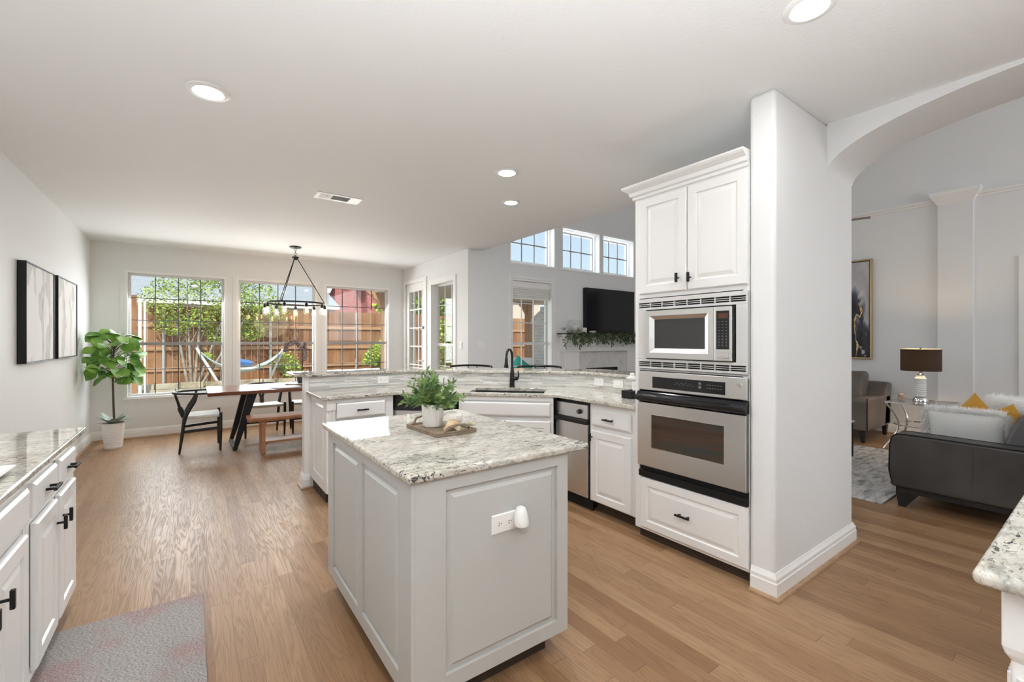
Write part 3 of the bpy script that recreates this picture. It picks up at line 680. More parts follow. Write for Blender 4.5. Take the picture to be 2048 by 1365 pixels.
owp=add('window',MB().box(.161,.664,-.030,-.024,.660,.884),M['ovenwin'],od)
add('window_rim',MB().frame(.158,.667,.657,.887,-.036,-.029,.004),M['chrome'],od)
hd=MB().extr([(0,.968),(-.030,.966),(-.052,.978),(-.060,.992),(-.058,1.008),(-.040,1.018),(-.030,1.034),(0,1.040)],'x',.044,.792)
add('handle',hd,M['blackgloss'],ov,bev=.003)
add('vent_strip',MB().box(.046,.79,-.020,0,.448,.492).box(.05,.79,-.004,0,.492,.530),M['dark'],ov,bev=.003)
add('cavity',MB().box(.05,.750,.004,.56,.46,1.165),M['shadowgap'],ov)

# ---- long counter along the art wall (local x -> +Y, outward +X)
def left_unit(name,label,y0,doors,drawers,w,kn):
    t=T(name,label,'cabinet',(-.492,y0,0),R(90)); body(t,0,w,.59)
    add('face_frame',sfr(MB(),0,w,.10,.885,[(.03,w-.03)],.12,.85,.003),M['cab'],t)
    for (a,b),pl in drawers: drawer(t,a-y0,b-y0,.722,.850,-.003,pl)
    for (a,b),kx in zip(doors,kn): cab_door(t,a-y0,b-y0,.135,.690,-.003,(kx-y0,.590))
    return t
left_unit('sideboard_cabinet','white two-door cabinet at the window end of the long counter',2.365,[(2.42,2.745),(2.795,3.12)],[((2.39,2.74),True),((2.795,3.11),True)],.815,(2.715,2.825))
left_unit('sideboard_cabinet','white two-door cabinet next along the long counter, beside the runner rug',1.53,[(1.575,1.905),(1.965,2.305)],[((1.575,2.325),False)],.83,(1.872,2.0))
left_unit('sideboard_cabinet','white counter cabinet closest to the camera, out past the picture edge',.70,[(.74,1.07),(1.13,1.47)],[((.74,1.47),True)],.82,(1.04,1.16))
add('sideboard_countertop',MB().box(XL+.003,-.458,-.4,3.30,.885,.915),M['granite'],None,'polished granite worktop running below the two abstract pictures','countertop',bev=.008,seg=3,smooth=40)
dsh=T('white_dish','flat white rectangular dish on the granite below the pictures','dish',(-.66,2.08,.916))
add('plate',MB().rings([rr(.13,.25,0,.02),rr(.15,.27,.016,.025),rr(.155,.275,.020,.027),rr(.148,.268,.020,.025),rr(.135,.255,.010,.02)],True,True),M['white'],dsh,smooth=50)
# ---- corner counter near the camera
rc=T('corner_cabinet','white cabinet with a fluted corner post under the cut-off granite corner','cabinet',(1.345,.150,0))
add('carcass',MB().box(.02,1.85,-.62,-.02,.10,.885),M['cab'],rc)
add('toe_kick',MB().box(.08,1.80,-.60,-.08,0,.10),M['toe'],rc)
pp=MB().rings([[(x0,y0,z),(x1,y0,z),(x1,y1,z),(x0,y1,z)] for x0,x1,y0,y1,z in((0,.10,-.10,0,.10),(0,.10,-.10,0,.22),(.012,.09,-.09,-.012,.235),(.012,.09,-.09,-.012,.73),(.004,.098,-.098,-.004,.745),(0,.10,-.10,0,.76),(0,.10,-.10,0,.885))],True,True)
add('corner_post',pp,M['cab'],rc,bev=.004)
fx=MB()
for k in range(4):
    for ax in (0,1):
        c0=(.026+k*.017,-.0115) if ax==0 else (.0115,-.026-k*.017)
        fx.cyl((*c0,.25),(*c0,.70),.006,n=8)
        
add('fluting',fx,M['cab'],rc,smooth=60)
add('corner_countertop',MB().box(1.297,3.21,-.55,.186,.885,.915),M['granite'],None,'granite worktop corner jutting in from the picture edge above the wood floor','countertop',bev=.012,seg=4,smooth=40)

# ================================================================== ceiling fittings
M['lens']=mat('lamp_lens',(1,1,1),.5,emit=(1,.98,.95),es=9); M['baffle']=mat('lamp_baffle',(.55,.55,.54),.4)
def can(label,x,y,r,power,drop=.0,lr=.66):
    t=T('recessed_light',label,'ceiling light',(x,y,2.74),0)
    add('trim_ring',MB().rings([[(q*math.cos(k*math.pi/20),q*math.sin(k*math.pi/20),z) for k in range(40)] for q,z in((r*1.04,0),(r*1.04,-.004),(r*.97,-.009),(r*.76,-.010),(r*.74,-.003))],False),M['trim'],t,smooth=40)
    add('baffle',MB().lathe([(r*.75,-.004),(r*lr,-.0005)],n=32,cap=False),M['baffle'],t,smooth=60)
    add('lens',MB().lathe([(r*lr,-.001),(r*lr*.9,-.005-drop*.6),(r*.3,-.007-drop),(.002,-.007-drop)],n=32),M['lens'],t,smooth=60)
    light('recessed_lamp','AREA',(x,y,2.74-.012-drop),power*.34,(0,0,0),(.985,.985,1.0),shape='DISK',size=r*1.4)
can('large recessed ceiling light alone above the aisle beside the long counter',.08,2.93,.098,34)
can('bright glowing recessed ceiling light above the end of the peninsula sink',2.07,2.93,.092,34,.018)
can('small dim recessed ceiling light closest to the tall family room',2.55,3.54,.085,26)
can('recessed ceiling light cut off by the top edge of the picture',2.04,.755,.092,13)
vt=T('air_vent','white slotted air register in the ceiling above the peninsula end','vent',(1.145,4.41,2.74))
add('frame',MB().box(-.205,.205,-.100,.100,-.004,0),M['trim'],vt,bev=.002)
lv=MB()
for k in range(6): x=-.165+k*.016; lv.box(x,x+.009,-.062,.055,-.0055,-.004)
add('louvre_slots',lv,M['sash'],vt)
add('louvre_field',MB().box(-.062,.095,-.062,.055,-.0055,-.004),mat('vent_grey',(.10,.10,.10),.6),vt)
sv=MB()
for k in range(17): sv.box(-.062,.095,-.060+k*.0068,-.0578+k*.0068,-.0065,-.0054)
add('louvre_blades',sv,mat('vent_light_grey',(.22,.22,.215),.5),vt)
# chandelier (x' = camera right at the time of hanging, kept as a plain rotation)
ch=T('chandelier','black ring chandelier with nine hanging filament bulbs above the dining table','chandelier',(1.237,7.081,0),-0.173)
add('canopy',MB().lathe([(.078,2.74),(.080,2.728),(.055,2.715),(.018,2.712)],n=28),M['dark'],ch,smooth=40)
cn=MB()
for k in range(4):
    z=2.70-k*.034; cn.tube([(.011*math.cos(a)*(k%2==0),.011*math.cos(a)*(k%2==1),z+.022*math.sin(a)) for a in [j*math.pi/6 for j in range(13)]],.0035,6)
add('chain',cn,M['dark'],ch,smooth=60)
add('hub',MB().lathe([(.018,2.60),(.045,2.592),(.048,2.575),(.028,2.565),(.024,2.545)],n=20),M['dark'],ch,smooth=40)
RR,ZR=.398,1.915
add('ring',MB().rings([[((RR+o)*math.cos(k*math.pi/36),(RR+o)*math.sin(k*math.pi/36),ZR+z) for k in range(72)] for o,z in((-.006,-.011),(.006,-.011),(.006,.011),(-.006,.011),(-.006,-.011))],False),M['dark'],ch,smooth=40)
for a in (5,125,245):
    c,s=math.cos(R(a)),math.sin(R(a)); add('rod',MB().cyl((.03*c,.03*s,2.56),(RR*c,RR*s,ZR+.008),.006,n=8).ell((RR*c,RR*s,ZR+.016),.012,.012,.012,10,6),M['dark'],ch,smooth=60)
M['bulb']=glass_pane('bulb_glass',(.99,.95,.86)); M['fil']=mat('filament',(1,.7,.3),.5,emit=(1,.72,.36),es=14)
M['halo']=mat('bulb_core',(1,.9,.7),.5,emit=(1,.86,.62),es=2.2)
for k in range(9):
    a=R(10+40*k); c,s=RR*math.cos(a),RR*math.sin(a)
    so=add('socket',MB().lathe([(.008,ZR-.006),(.010,ZR-.018),(.021,ZR-.022),(.022,ZR-.060),(.018,ZR-.066)],(c,s,0),14),M['dark'],ch,smooth=40)
    bu=add('bulb',MB().lathe([(.014,ZR-.064),(.021,ZR-.080),(.029,ZR-.105),(.030,ZR-.14),(.027,ZR-.160),(.015,ZR-.172),(.003,ZR-.174)],(c,s,0),16),M['bulb'],ch,smooth=60)
    fi=MB()
    for j in range(6): b_=j*math.pi/3; fi.tube([(c+.010*math.cos(b_),s+.010*math.sin(b_),ZR-.078),(c+.012*math.cos(b_+.3),s+.012*math.sin(b_+.3),ZR-.150)],.0022,5)
    add('filament',fi,M['fil'],bu); add('glass_stem',MB().lathe([(.005,ZR-.070),(.006,ZR-.10),(.009,ZR-.125),(.002,ZR-.148)],(c,s,0),10),M['halo'],bu)
light('chandelier_glow','POINT',(1.237,7.081,1.72),9,(0,0,0),(1,.8,.55),shadow_soft_size=.3)

# ================================================================== dining corner
tb=T('dining_table','red-brown wooden dining table on slanted black steel legs by the windows','table',(.165,6.41,0))
add('tabletop',MB().box(0,2.05,0,.92,.705,.75),M['table'],tb,bev=.004)
def tleg(x0,dx):
    b=MB()
    for y in (.15,.80):
        s=1 if dx>0 else -1
        b.rings([[(x0-.022,y-.035,0),(x0+.022,y-.035,0),(x0+.022,y+.035,0),(x0-.022,y+.035,0)],[(x0+dx-.055,y-.04,.704),(x0+dx+.055,y-.04,.704),(x0+dx+.055,y+.04,.704),(x0+dx-.055,y+.04,.704)]],True,True)
    b.box(x0-.022,x0+.022,.185,.765,0,.035)
    b.box(x0+dx-.055,x0+dx+.055,.19,.76,.69,.704); return b
add('leg',tleg(.285,.19),M['dark'],tb,bev=.002); add('leg',tleg(1.765,-.19),M['dark'],tb,bev=.002)
bn=T('dining_bench','live-edge acacia bench with a low shelf in front of the dining table','bench',(.56,6.07,0))
edge=[(-.0+.012*math.sin(i*2.1)+.0,.0) for i in range(2)]
rnd=random.Random(4); n=26
P=[(1.5*i/n,-.0+.012*math.sin(i*.9)+.008*math.sin(i*2.3)) for i in range(n+1)]; Q=[(1.5*i/n,.33+.012*math.sin(i*.7+2)+.008*math.sin(i*1.9)) for i in range(n+1)]
def slab(z0,z1): return MB().rings([[(x,y+ (.012 if k==0 and y<.1 else 0),z) for x,y in P+Q[::-1]] for k,z in enumerate((z0,(z0+z1)/2,z1))],True,True)
add('seat',slab(.40,.448),M['bench'],bn,bev=.004)
for x in (.155,1.30):
    add('leg',MB().extr([(x-.018,0),(x+.024,0),(x+.024,.345),(x+.055,.40),(x-.05,.40),(x-.018,.345)],'y',.05,.30),M['bench'],bn,bev=.003)
add('shelf',MB().box(.179,1.282,.07,.28,.122,.148).extr([(.179,.122),(.179,.09),(.215,.122)],'y',.08,.27),M['bench'],bn,bev=.003)
# wishbone chairs (front = +x)
def chair(label,loc,rz,grp=None):
    t=T('wishbone_chair',label,'chair',loc,rz,grp)
    def sm(f,n=14): return [f(i/(n-1)) for i in range(n)]
    add('rail',MB().tube([(.20-.48*math.sin(math.pi*i/24)**.62 if 0<i<24 else .20,-.27*math.cos(math.pi*i/24),.722+.006*math.sin(math.pi*i/24)) for i in range(25)],[.012]+[.012+.004*math.sin(math.pi*i/24) for i in range(1,24)]+[.012],10),M['blackwood'],t,smooth=60)
    for s in (-1,1):
        add('leg',MB().tube([(.20,s*.245,0),(.203,s*.250,.25),(.205,s*.252,.475)],[.0125,.019,.017],10),M['blackwood'],t,smooth=50)
        add('leg',MB().tube([(-.215,s*.205,0),(-.190,s*.215,.20),(-.172,s*.222,.36),(-.155,s*.228,.45),(-.115,s*.238,.54),(-.065,s*.25,.63),(-.045,s*.255,.70),(-.043,s*.256,.722)],[.0125,.018,.020,.022,.021,.018,.015,.013],10),M['blackwood'],t,smooth=50)
        add('side_stretcher',MB().bar((-.182,s*.215,.265),(.203,s*.245,.285),.014,.035),M['blackwood'],t,bev=.003)
    add('front_stretcher',MB().bar((.203,-.245,.215),(.203,.245,.215),.014,.032),M['blackwood'],t,bev=.003)
    add('rear_stretcher',MB().bar((-.185,-.21,.215),(-.185,.21,.215),.014,.032),M['blackwood'],t,bev=.003)
    yb=MB().tube([(-.17,0,.42),(-.20,0,.50),(-.215,0,.54)],[.030,.030,.028],8)
    for s in (-1,1): yb.tube([(-.212,s*.012,.53),(-.235,s*.035,.62),(-.262,s*.072,.718)],[.018,.014,.012],8)
    yb.v=[(x,y,z) for x,y,z in yb.v]
    add('splat',yb,M['blackwood'],t,smooth=60)
    rs=[];nx,ny=13,13;V=[];F=[]
    for j in range(ny):
        for i in range(nx):
            u=i/(nx-1);v=j/(ny-1)*2-1; x=-.172+.372*u; hw=.20+.042*u; dip=.022*(1-v*v)*(math.sin(math.pi*u)**.6); V.append((x,v*hw,.452-dip))
    b=MB(); m_=len(V); V2=V+[(x,y,z-.034) for x,y,z in V]
    for j in range(ny-1):
        for i in range(nx-1):
            a=j*nx+i; F.append((a,a+1,a+nx+1,a+nx)); F.append((m_+a,m_+a+nx,m_+a+nx+1,m_+a+1))
    for i in range(nx-1): F.append((i,m_+i,m_+i+1,i+1)); q_=(ny-1)*nx+i; F.append((q_,q_+1,m_+q_+1,m_+q_))
    for j in range(ny-1): q_=j*nx; F.append((q_,q_+nx,m_+q_+nx,m_+q_)); q_=j*nx+nx-1; F.append((q_,m_+q_,m_+q_+nx,q_+nx))
    add('woven_seat',b.add(V2,F),M['cord'],t,bev=.008,smooth=50)
    return t
c0=chair('black wishbone chair at the free end of the dining table, facing along it',(.105,6.92,0),0)
dup(c0,(.87,7.43,0),R(-90),'black wishbone chair behind the dining table, its curved rail showing above the top')
dup(c0,(1.475,7.43,0),R(-90),'black wishbone chair behind the table, mostly hidden by the peninsula post')
k=N(M['cord']); v=k.pos((1,1,1)); k.bump(k.noise(v,160,2),.4,.003)
# table setting
M['slate']=mat('slate_grey',(.30,.30,.31),.5)
add('place_mat',MB().lathe([(.185,0),(.19,.004),(.185,.008),(.02,.007)],n=36),M['slate'],None,'round grey charger lying near the table edge beside the orchid','charger',loc=(1.04,6.62,.7505),smooth=40)
add('serving_board',MB().lathe([(.20,0),(.215,.012),(.21,.018),(.19,.014),(.02,.012)],n=36),mat('stone_plate',(.45,.43,.42),.4),None,'round stone platter under the orchid pot on the dining table','platter',loc=(1.30,7.0,.7505),smooth=40)
orc=T('orchid','dried-looking orchid with arching stem in a dark pot on the dining table','potted plant',(1.30,7.0,.765))
add('pot',MB().lathe([(.046,0),(.050,.005),(.064,.10),(.066,.115),(.060,.115),(.057,.095)],n=24),mat('pot_charcoal',(.05,.055,.06),.5),orc,smooth=40)
add('soil',MB().lathe([(.057,.092),(.057,.098)],n=18),M['soil'],orc)
os_=MB()
st=[(0,0,.10),(.01,.005,.25),(.015,0,.40),(-.005,-.01,.52),(-.06,-.02,.595),(-.13,-.035,.605),(-.19,-.05,.56),(-.215,-.055,.50)]
os_.tube(st,[.006]*3+[.005]*5,6); os_.tube([(.01,.005,.10),(.02,.01,.3),(.025,.01,.5),(.045,.02,.56)],.005,6)
add('stem',os_,M['stem'],orc,smooth=60)
fl_=MB(); rnd=random.Random(2); M['petal']=leafmat('faded_petal',(.16,.13,.13),(.36,.30,.30),.7,30)
for p in [Vector(st[i]).lerp(Vector(st[i+1]),t) for i in range(3,7) for t in (0,.5)]+[Vector((.045,.02,.56)),Vector((.05,.03,.50)),Vector((.06,.01,.42)),Vector((.045,0,.36)),Vector((-.215,-.055,.49))]:
    for k in range(5):
        a=k*1.257+rnd.random(); q=Vector((math.cos(a),rnd.uniform(-.5,.3),math.sin(a))); fl_.leaf(p+Vector((0,0,-.01)),q,(0,-1,.2),rnd.uniform(.036,.055),.036,.1,.2,3)
add('blooms',fl_,M['petal'],orc)
lv=MB()
for a,L in ((.3,.24),(2.2,.22),(3.4,.26),(4.9,.2),(5.7,.22)): lv.leaf((0,0,.10),(math.cos(a),math.sin(a),.55),(0,0,1),L,.05,.12,.45,6)
add('leaves',lv,leafmat('orchid_leaf',(.04,.09,.03),(.12,.20,.06),.4),orc,smooth=60)
# fiddle-leaf tree in the corner
fg=T('fiddle_leaf_fig','potted fiddle-leaf tree with a round leafy head in the corner by the window','potted plant',(-.80,7.60,0))
pf=[(.086,0),(.089,.004)]
for k in range(9): z=.02+k*.032; r0=.089+.024*z/.32; pf+=[(r0,z),(r0+.003,z+.012),(r0,z+.024)]
pf+=[(.115,.315),(.118,.325),(.109,.325),(.104,.29)]
add('pot',MB().lathe(pf,n=36),M['white'],fg,smooth=35)
add('soil',MB().lathe([(.104,.285),(.105,.292)],n=24),M['soil'],fg)
add('trunk',MB().tube([(.01,0,.28),(0,.005,.6),(-.005,0,.85),(.0,0,1.1),(.01,0,1.40)],[.013,.012,.011,.010,.006],10),M['stem'],fg,smooth=60)
lf=MB(); tw_=MB(); rnd=random.Random(21); cnt=0
while cnt<105:
    a=rnd.random()*6.283; zz=rnd.uniform(.86,1.52); rad=.33*math.sqrt(max(.10,1-((zz-1.18)/.44)**2))*rnd.uniform(.45,1.0)
    p=Vector((math.cos(a)*rad*.75,math.sin(a)*rad*.75,zz)); base=Vector((0,0,max(.94,zz-.12)))
    d=Vector((math.cos(a+rnd.uniform(-.7,.7)),math.sin(a+rnd.uniform(-.7,.7)),rnd.uniform(-.9,.45))).normalized(); L=rnd.uniform(.12,.185)
    e=p+d*L
    if min(p.x,e.x)<-.25 or max(p.y,e.y)>.50: continue
    cnt+=1; tw_.tube([base,base.lerp(p,.5)+Vector((0,0,.02)),p],[.004,.003,.0025],5)
    lf.leaf(p,d,(rnd.uniform(-.4,.5),rnd.uniform(-1.1,-.2),.75),L,L*rnd.uniform(.72,.92),rnd.uniform(.05,.2),rnd.uniform(.1,.45),8,1.25)
add('twigs',tw_,M['stem'],fg,smooth=60); add('foliage',lf,M['fig'],fg,smooth=60)
gl=MB()
for k in range(22):
    a=k*2.4; L=rnd.uniform(.13,.20); gl.leaf((.03*math.cos(a),.03*math.sin(a),.31),(math.cos(a),math.sin(a),rnd.uniform(.45,1.9)),(0,0,1),L,.066,.15,.25,7,1.1)
add('silver_underplant',gl,M['sage'],fg,smooth=60)
# abstract pictures on the side wall (local x -> +Y, outward +X)
def strokes(seed):
    m=mat('abstract_canvas',(.8,.79,.77),.75); k=N(m); v=k.pos((5.5,1,1.9)); 
    mp=[n_ for n_ in m.node_tree.nodes if n_.type=='MAPPING'][0]; mp.inputs['Location'].default_value=(seed*3.1,0,seed*1.7)
    b=k.ramp(k.noise(v,1.0,2,.45,.3),[(.0,(.74,.73,.71)),(.47,(.84,.835,.825)),(.535,(.80,.79,.785)),(.545,(.52,.515,.515)),(.62,(.62,.615,.61)),(.67,(.38,.375,.38))])
    t=k.noise(k.pos((60,1,6)),1,3); b=k.mix(k.ramp(t,[(.35,.35),(.6,0.)]),b,(.86,.855,.84)); k.col(b); return m
def picture(label,y0,y1,z0,z1,m):
    t=T('framed_canvas',label,'picture',(XL+.003,(y0+y1)/2,(z0+z1)/2),R(90)); w,h_=(y1-y0)/2,(z1-z0)/2
    add('frame',MB().frame(-w,w,-h_,h_,-.052,0,.010),M['dark'],t,bev=.001)
    add('canvas',MB().box(-w+.012,w-.012,-.044,-.006,-h_+.012,h_-.012),m,t); return t
picture('black-framed grey and white abstract canvas closer to the camera, dark pyramid smudge at the top',5.075,5.975,1.195,2.012,strokes(1))
picture('black-framed grey and white abstract canvas closer to the corner plant',6.115,7.015,1.20,2.018,strokes(4))
sm=MB().box(.20,.33,-.0455,-.0435,.13,.30)
# runner rug
def runner():
    m=mat('runner_weave',(.4,.38,.36),.95,spec=.1); k=N(m); v=k.pos(obj=False)
    a=k.noise(k.pos((110,230,1),(0,0,.5),False),1.0,3,.7); b=k.noise(v,3.2,3,.6); c=k.noise(k.pos((240,110,1),(0,0,-.4),False),1,2)
    col=k.ramp(a,[(.30,(.10,.10,.105)),(.47,(.34,.32,.31)),(.60,(.52,.49,.46)),(.75,(.62,.58,.55))])
    col=k.mix(k.math('MULTIPLY',k.ramp(b,[(.48,0.),(.62,1.)]),k.ramp(c,[(.45,0.),(.6,.75)])),col,(.42,.17,.17)); k.col(col); k.bump(a,.7,.006); return m
M['runner']=runner()
add('runner_rug',MB().box(-.56,.056,.25,2.945,.001,.013),M['runner'],None,'mottled grey and rose woven runner on the floor beside the long counter','rug',bev=.004)

# switch plates on the walls
outlet('white rocker switch plate on the wall beside the patio window',(3.338,5.94,1.31),R(-90),horizontal=False,kind='rocker',cat='switch',name='wall_switch')
outlet('white double switch plate on the grey wall round the corner from the patio window',(3.56,5.728,1.31),0,w=.115,h=.118,horizontal=False,kind='rocker',cat='switch',name='wall_switch')
# bar stools behind the bar (front = -y local is toward the bar)
def stool(label,loc,rz):
    t=T('bar_stool',label,'bar stool',loc,rz)
    add('top_rail',MB().tube([(.255*math.sin(R(a)),.20+.10*math.cos(R(a))-.10,1.066+.014*math.cos(R(a)*1.0)-(.05 if abs(a)>75 else 0)*((abs(a)-75)/30)) for a in range(-105,106,10)],[.009]+[.0125]*20+[.009],10),M['blackgloss'],t,smooth=60)
    for x in (-.055,.055): add('spindle',MB().cyl((x*.8,.16,.73),(x,.197-.9*x*x,1.075),.007,n=8),M['blackwood'],t,smooth=60)
    add('seat',MB().lathe([(.02,.70),(.19,.70),(.205,.715),(.20,.73),(.15,.728),(.02,.722)],n=28),M['blackwood'],t,smooth=50)
    for s in (-1,1):
        for f in (-1,1): add('leg',MB().tube([(s*.13,f*.12,.70),(s*.19,f*.19,0)],[.015,.012],8),M['blackwood'],t,smooth=60)
    add('footrest',MB().lathe([(.17,.25),(.18,.25),(.18,.265),(.17,.265),(.17,.25)],n=28,cap=False),M['blackwood'],t,smooth=60)
stool('black bar stool behind the bar, its curved rail between patio window and faucet',(2.605,4.46,-.0),R(-45))
stool('black bar stool behind the bar, its curved rail in front of the fireplace window',(3.32-.14,4.03-.14,0),R(-45))

# ================================================================== fireplace wall
fpz=T('fireplace','white fireplace surround with panelled face and black firebox opening','fireplace',(6.20,5.73,0))
fb=MB().box(-1.0,-.66,-.10,0,0,1.18).box(.62,.96,-.10,0,0,1.18).box(-1.03,1.0,-.12,0,1.18,1.455)
add('surround',fb,M['trim'],fpz,bev=.004)
M['stone']=mat('pale_marble',(.66,.66,.65),.3); k=N(M['stone']); k.col(k.ramp(k.noise(k.pos((1,1,1)),3,5,.6,1.5),[(.4,(.62,.62,.61)),(.6,(.74,.74,.73))]))
add('slip_panel',MB().box(-.66,-.43,-.03,0,0,1.18).box(.43,.62,-.03,0,0,1.18).box(-.43,.43,-.03,0,.875,1.18),M['stone'],fpz)
add('firebox',MB().box(-.43,.43,-.012,-.004,0,.875),M['dark'],fpz)
sl=MB()
for z in (1.27,1.36): sl.box(-1.03,1.0,-.1215,-.12,z-.002,z+.002)
add('board_joint',sl,M['sash'],fpz)
add('mantel_shelf',MB().box(-1.08,1.05,-.20,0,1.455,1.48),M['trim'],fpz,bev=.004)
add('mantel_top',MB().box(-1.10,1.07,-.215,0,1.48,1.50),M['dark'],fpz,bev=.003)
tv=T('television','large black flat television on the wall above the mantel','television',(6.385,5.68,1.92))
add('cabinet',MB().box(-.665,.665,-.03,.045,-.405,.405),M['dark'],tv,bev=.004)
add('screen',MB().box(-.655,.655,-.034,-.029,-.390,.395),M['blackgloss'],tv)
add('sound_bar',MB().box(-.48,.48,-.035,.035,0,.045),M['dark'],None,'slim black sound bar on the mantel below the television','sound bar',bev=.006,loc=(6.45,5.60,1.501))
hu=T('hurricane_vase','clear glass hurricane vase holding a pillar candle on the mantel','vase',(5.42,5.63,1.501))
add('glass_bowl',MB().lathe([(.06,.002),(.10,.03),(.125,.09),(.12,.15),(.09,.235),(.088,.235),(.117,.15),(.122,.09),(.097,.034),(.02,.006)],n=28,cap=False),M['clear'],hu,smooth=60)
M['wax']=mat('candle_wax',(.80,.76,.66),.5)
add('pillar_candle',MB().lathe([(.038,.008),(.038,.135),(.033,.14)],n=20),M['wax'],None,'ivory pillar candle standing inside the glass hurricane vase','candle',loc=(5.42,5.63,1.502),smooth=40)
add('pillar_candle',MB().lathe([(.050,0),(.050,.095),(.044,.10)],n=20),M['wax'],None,'short thick ivory candle on the mantel between the vase and the television','candle',loc=(5.63,5.61,1.501),smooth=40)
add('mantel_bowl',MB().lathe([(.03,0),(.060,.02),(.070,.045),(.065,.045),(.055,.022),(.005,.010)],n=20),M['white'],None,'small white bowl on the mantel beside the short candle','bowl',loc=(5.80,5.572,1.501),smooth=40)
ga=MB(); gs=MB(); rnd=random.Random(11)
gs.tube([(5.14+i*.1,5.50,1.500+.012*math.sin(i*2.)) for i in range(22)],.006,5)
for i in range(95):
    x=5.12+2.15*i/94; b0=Vector((x,5.50,1.505)); dz=rnd.uniform(-1.0,.15); L=rnd.uniform(.10,.20)*(1.35 if i<8 else 1)
    d=Vector((rnd.uniform(-.7,.4),rnd.uniform(-.6,-.05),dz)).normalized(); p1=b0+d*L+Vector((0,0,-.03 if dz<0 else 0)); gs.tube([b0,b0.lerp(p1,.5)+Vector((0,-.015,.01)),p1],[.003,.002,.001],4)
    for j in range(9):
        p=b0.lerp(p1,j/8); q=Vector((rnd.gauss(0,1),rnd.gauss(0,1),rnd.gauss(0,1))).normalized(); ga.leaf(p,d+q*.9,q.cross(d)+Vector((0,-.3,.3)),rnd.uniform(.05,.085),.024,.1,.2,3)
gr=T('garland','dark green leafy garland draped along the front of the mantel','garland',(0,0,0))
add('stems',gs,M['stem'],gr); add('foliage',ga,M['garl'],gr)

# ================================================================== family room
M['leather']=mat('grey_leather',(.060,.057,.055),.42,spec=.45); k=N(M['leather']); v=k.pos(); k.bump(k.noise(v,90,4,.6),.12,.003); k.col(k.ramp(k.noise(v,3,3),[(.35,(.048,.045,.044)),(.7,(.078,.074,.071))]))
M['taupe']=mat('taupe_leather',(.15,.125,.105),.40); k=N(M['taupe']); v=k.pos(); k.bump(k.noise(v,80,4,.6),.12,.003); k.col(k.ramp(k.noise(v,3,3),[(.35,(.12,.10,.085)),(.7,(.19,.16,.135))]))
def rbox(x0,x1,y0,y1,z0,z1,): return MB().box(x0,x1,y0,y1,z0,z1)
rg=MB().box(4.70,7.05,1.20,4.4,.001,.014)
def area_rug():
    m=mat('distressed_rug',(.55,.54,.53),.95,spec=.1); k=N(m); v=k.pos(obj=False); a=k.noise(k.pos((5,16,1),(0,0,.1),False),1.0,6,.7,.5); b=k.noise(v,1.6,3)
    c=k.ramp(a,[(.36,(.24,.23,.235)),(.46,(.44,.43,.425)),(.56,(.60,.59,.575)),(.7,(.68,.67,.65))]); c=k.mix(k.ramp(b,[(.5,0.),(.7,.35)]),c,(.50,.46,.40)); k.col(c); k.bump(k.noise(v,220,2),.4,.004); return m
add('area_rug',rg,area_rug(),None,'pale distressed grey area rug on the family room floor','rug',bev=.004)
so=T('leather_sofa','dark grey leather sofa with piped arm and tapered black legs on the wood floor','sofa',(4.75,.20,0))
# arm on the camera side and the far one
def arm_mesh(x0,x1):
    prof=[(.02,.165),(.955,.165),(.972,.30),(.968,.50),(.955,.575),(.925,.605),(.86,.610),(.45,.604),(.02,.598)]
    return MB().extr(prof,'x',x0,x1)
for x0,x1 in((0,.20),(2.02,2.22)): 
    a_=add('arm',arm_mesh(x0,x1),M['leather'],so,bev=.022,seg=4,smooth=40)
    pp_=MB(); xe=x0 if x0<1 else x1
    for xe in (x0+.006,x1-.006): pp_.tube([(xe,y,z) for y,z in((.945,.18),(.968,.30),(.963,.50),(.950,.575),(.92,.602),(.86,.607),(.45,.601),(.04,.596))],.006,6)
    add('piping',pp_,M['dark'],a_,smooth=60)
    add('seam',MB().box(x0-.0015,x0+.001,.474,.478,.17,.60),M['leather'],a_)
add('base_rail',MB().box(.03,2.19,.05,.93,.12,.165),M['blackwood'],so,bev=.004)
for x in (.03,2.13):
    for y,s in ((.86,-1),(.06,1)):
        add('leg',MB().rings([[(x,y-.045-(.03 if s<0 else .0),.121),(x+.07,y-.045-(.03 if s<0 else 0),.121),(x+.07,y+.07,.121),(x,y+.07,.121)],[(x+.01,y+.01,0),(x+.05,y+.01,0),(x+.05,y+.055,0),(x+.01,y+.055,0)]],True,True),M['blackwood'],so,bev=.002)
for i in range(2): add('seat_cushion',MB().box(.205+i*.905,1.105+i*.905,.27,.95,.165,.44),M['leather'],so,bev=.04,seg=4,smooth=40)
add('back',MB().extr([(.0,.165),(.22,.165),(.20,.60),(.13,.74),(.0,.74)],'x',.20,2.02),M['leather'],so,bev=.03,seg=3,smooth=40)
for i in range(2):
    c_=add('back_cushion',MB().extr([(.20,.44),(.36,.44),(.335,.62),(.27,.80),(.19,.86),(.12,.83),(.16,.60)],'x',.21+i*.905,1.10+i*.905),mat('back_leather',(.10,.098,.10),.33) if i==0 else M['leather'],so,bev=.03,seg=4,smooth=40)
def pillow_mb(w,h_,t,n=18,pw=2.6):
    b=MB(); V=[];F=[]
    for s in (1,-1):
        o=len(V)
        for j in range(n+1):
            for i in range(n+1):
                u=i/n*2-1; v=j/n*2-1; q=max(0,(1-abs(u)**pw)*(1-abs(v)**pw))**.5
                cx=1-.06*(1-v*v)*0; sx=u*(1-.05*(v*v<1)*(1-abs(v))) ; V.append((sx*w/2*(1-.06*(1-v*v)),s*t/2*q,v*h_/2*(1-.06*(1-u*u))))
        for j in range(n):
            for i in range(n):
                a=o+j*(n+1)+i; f=(a,a+1,a+n+2,a+n+1); F.append(f if s<0 else f[::-1])
    return b.add(V,F)
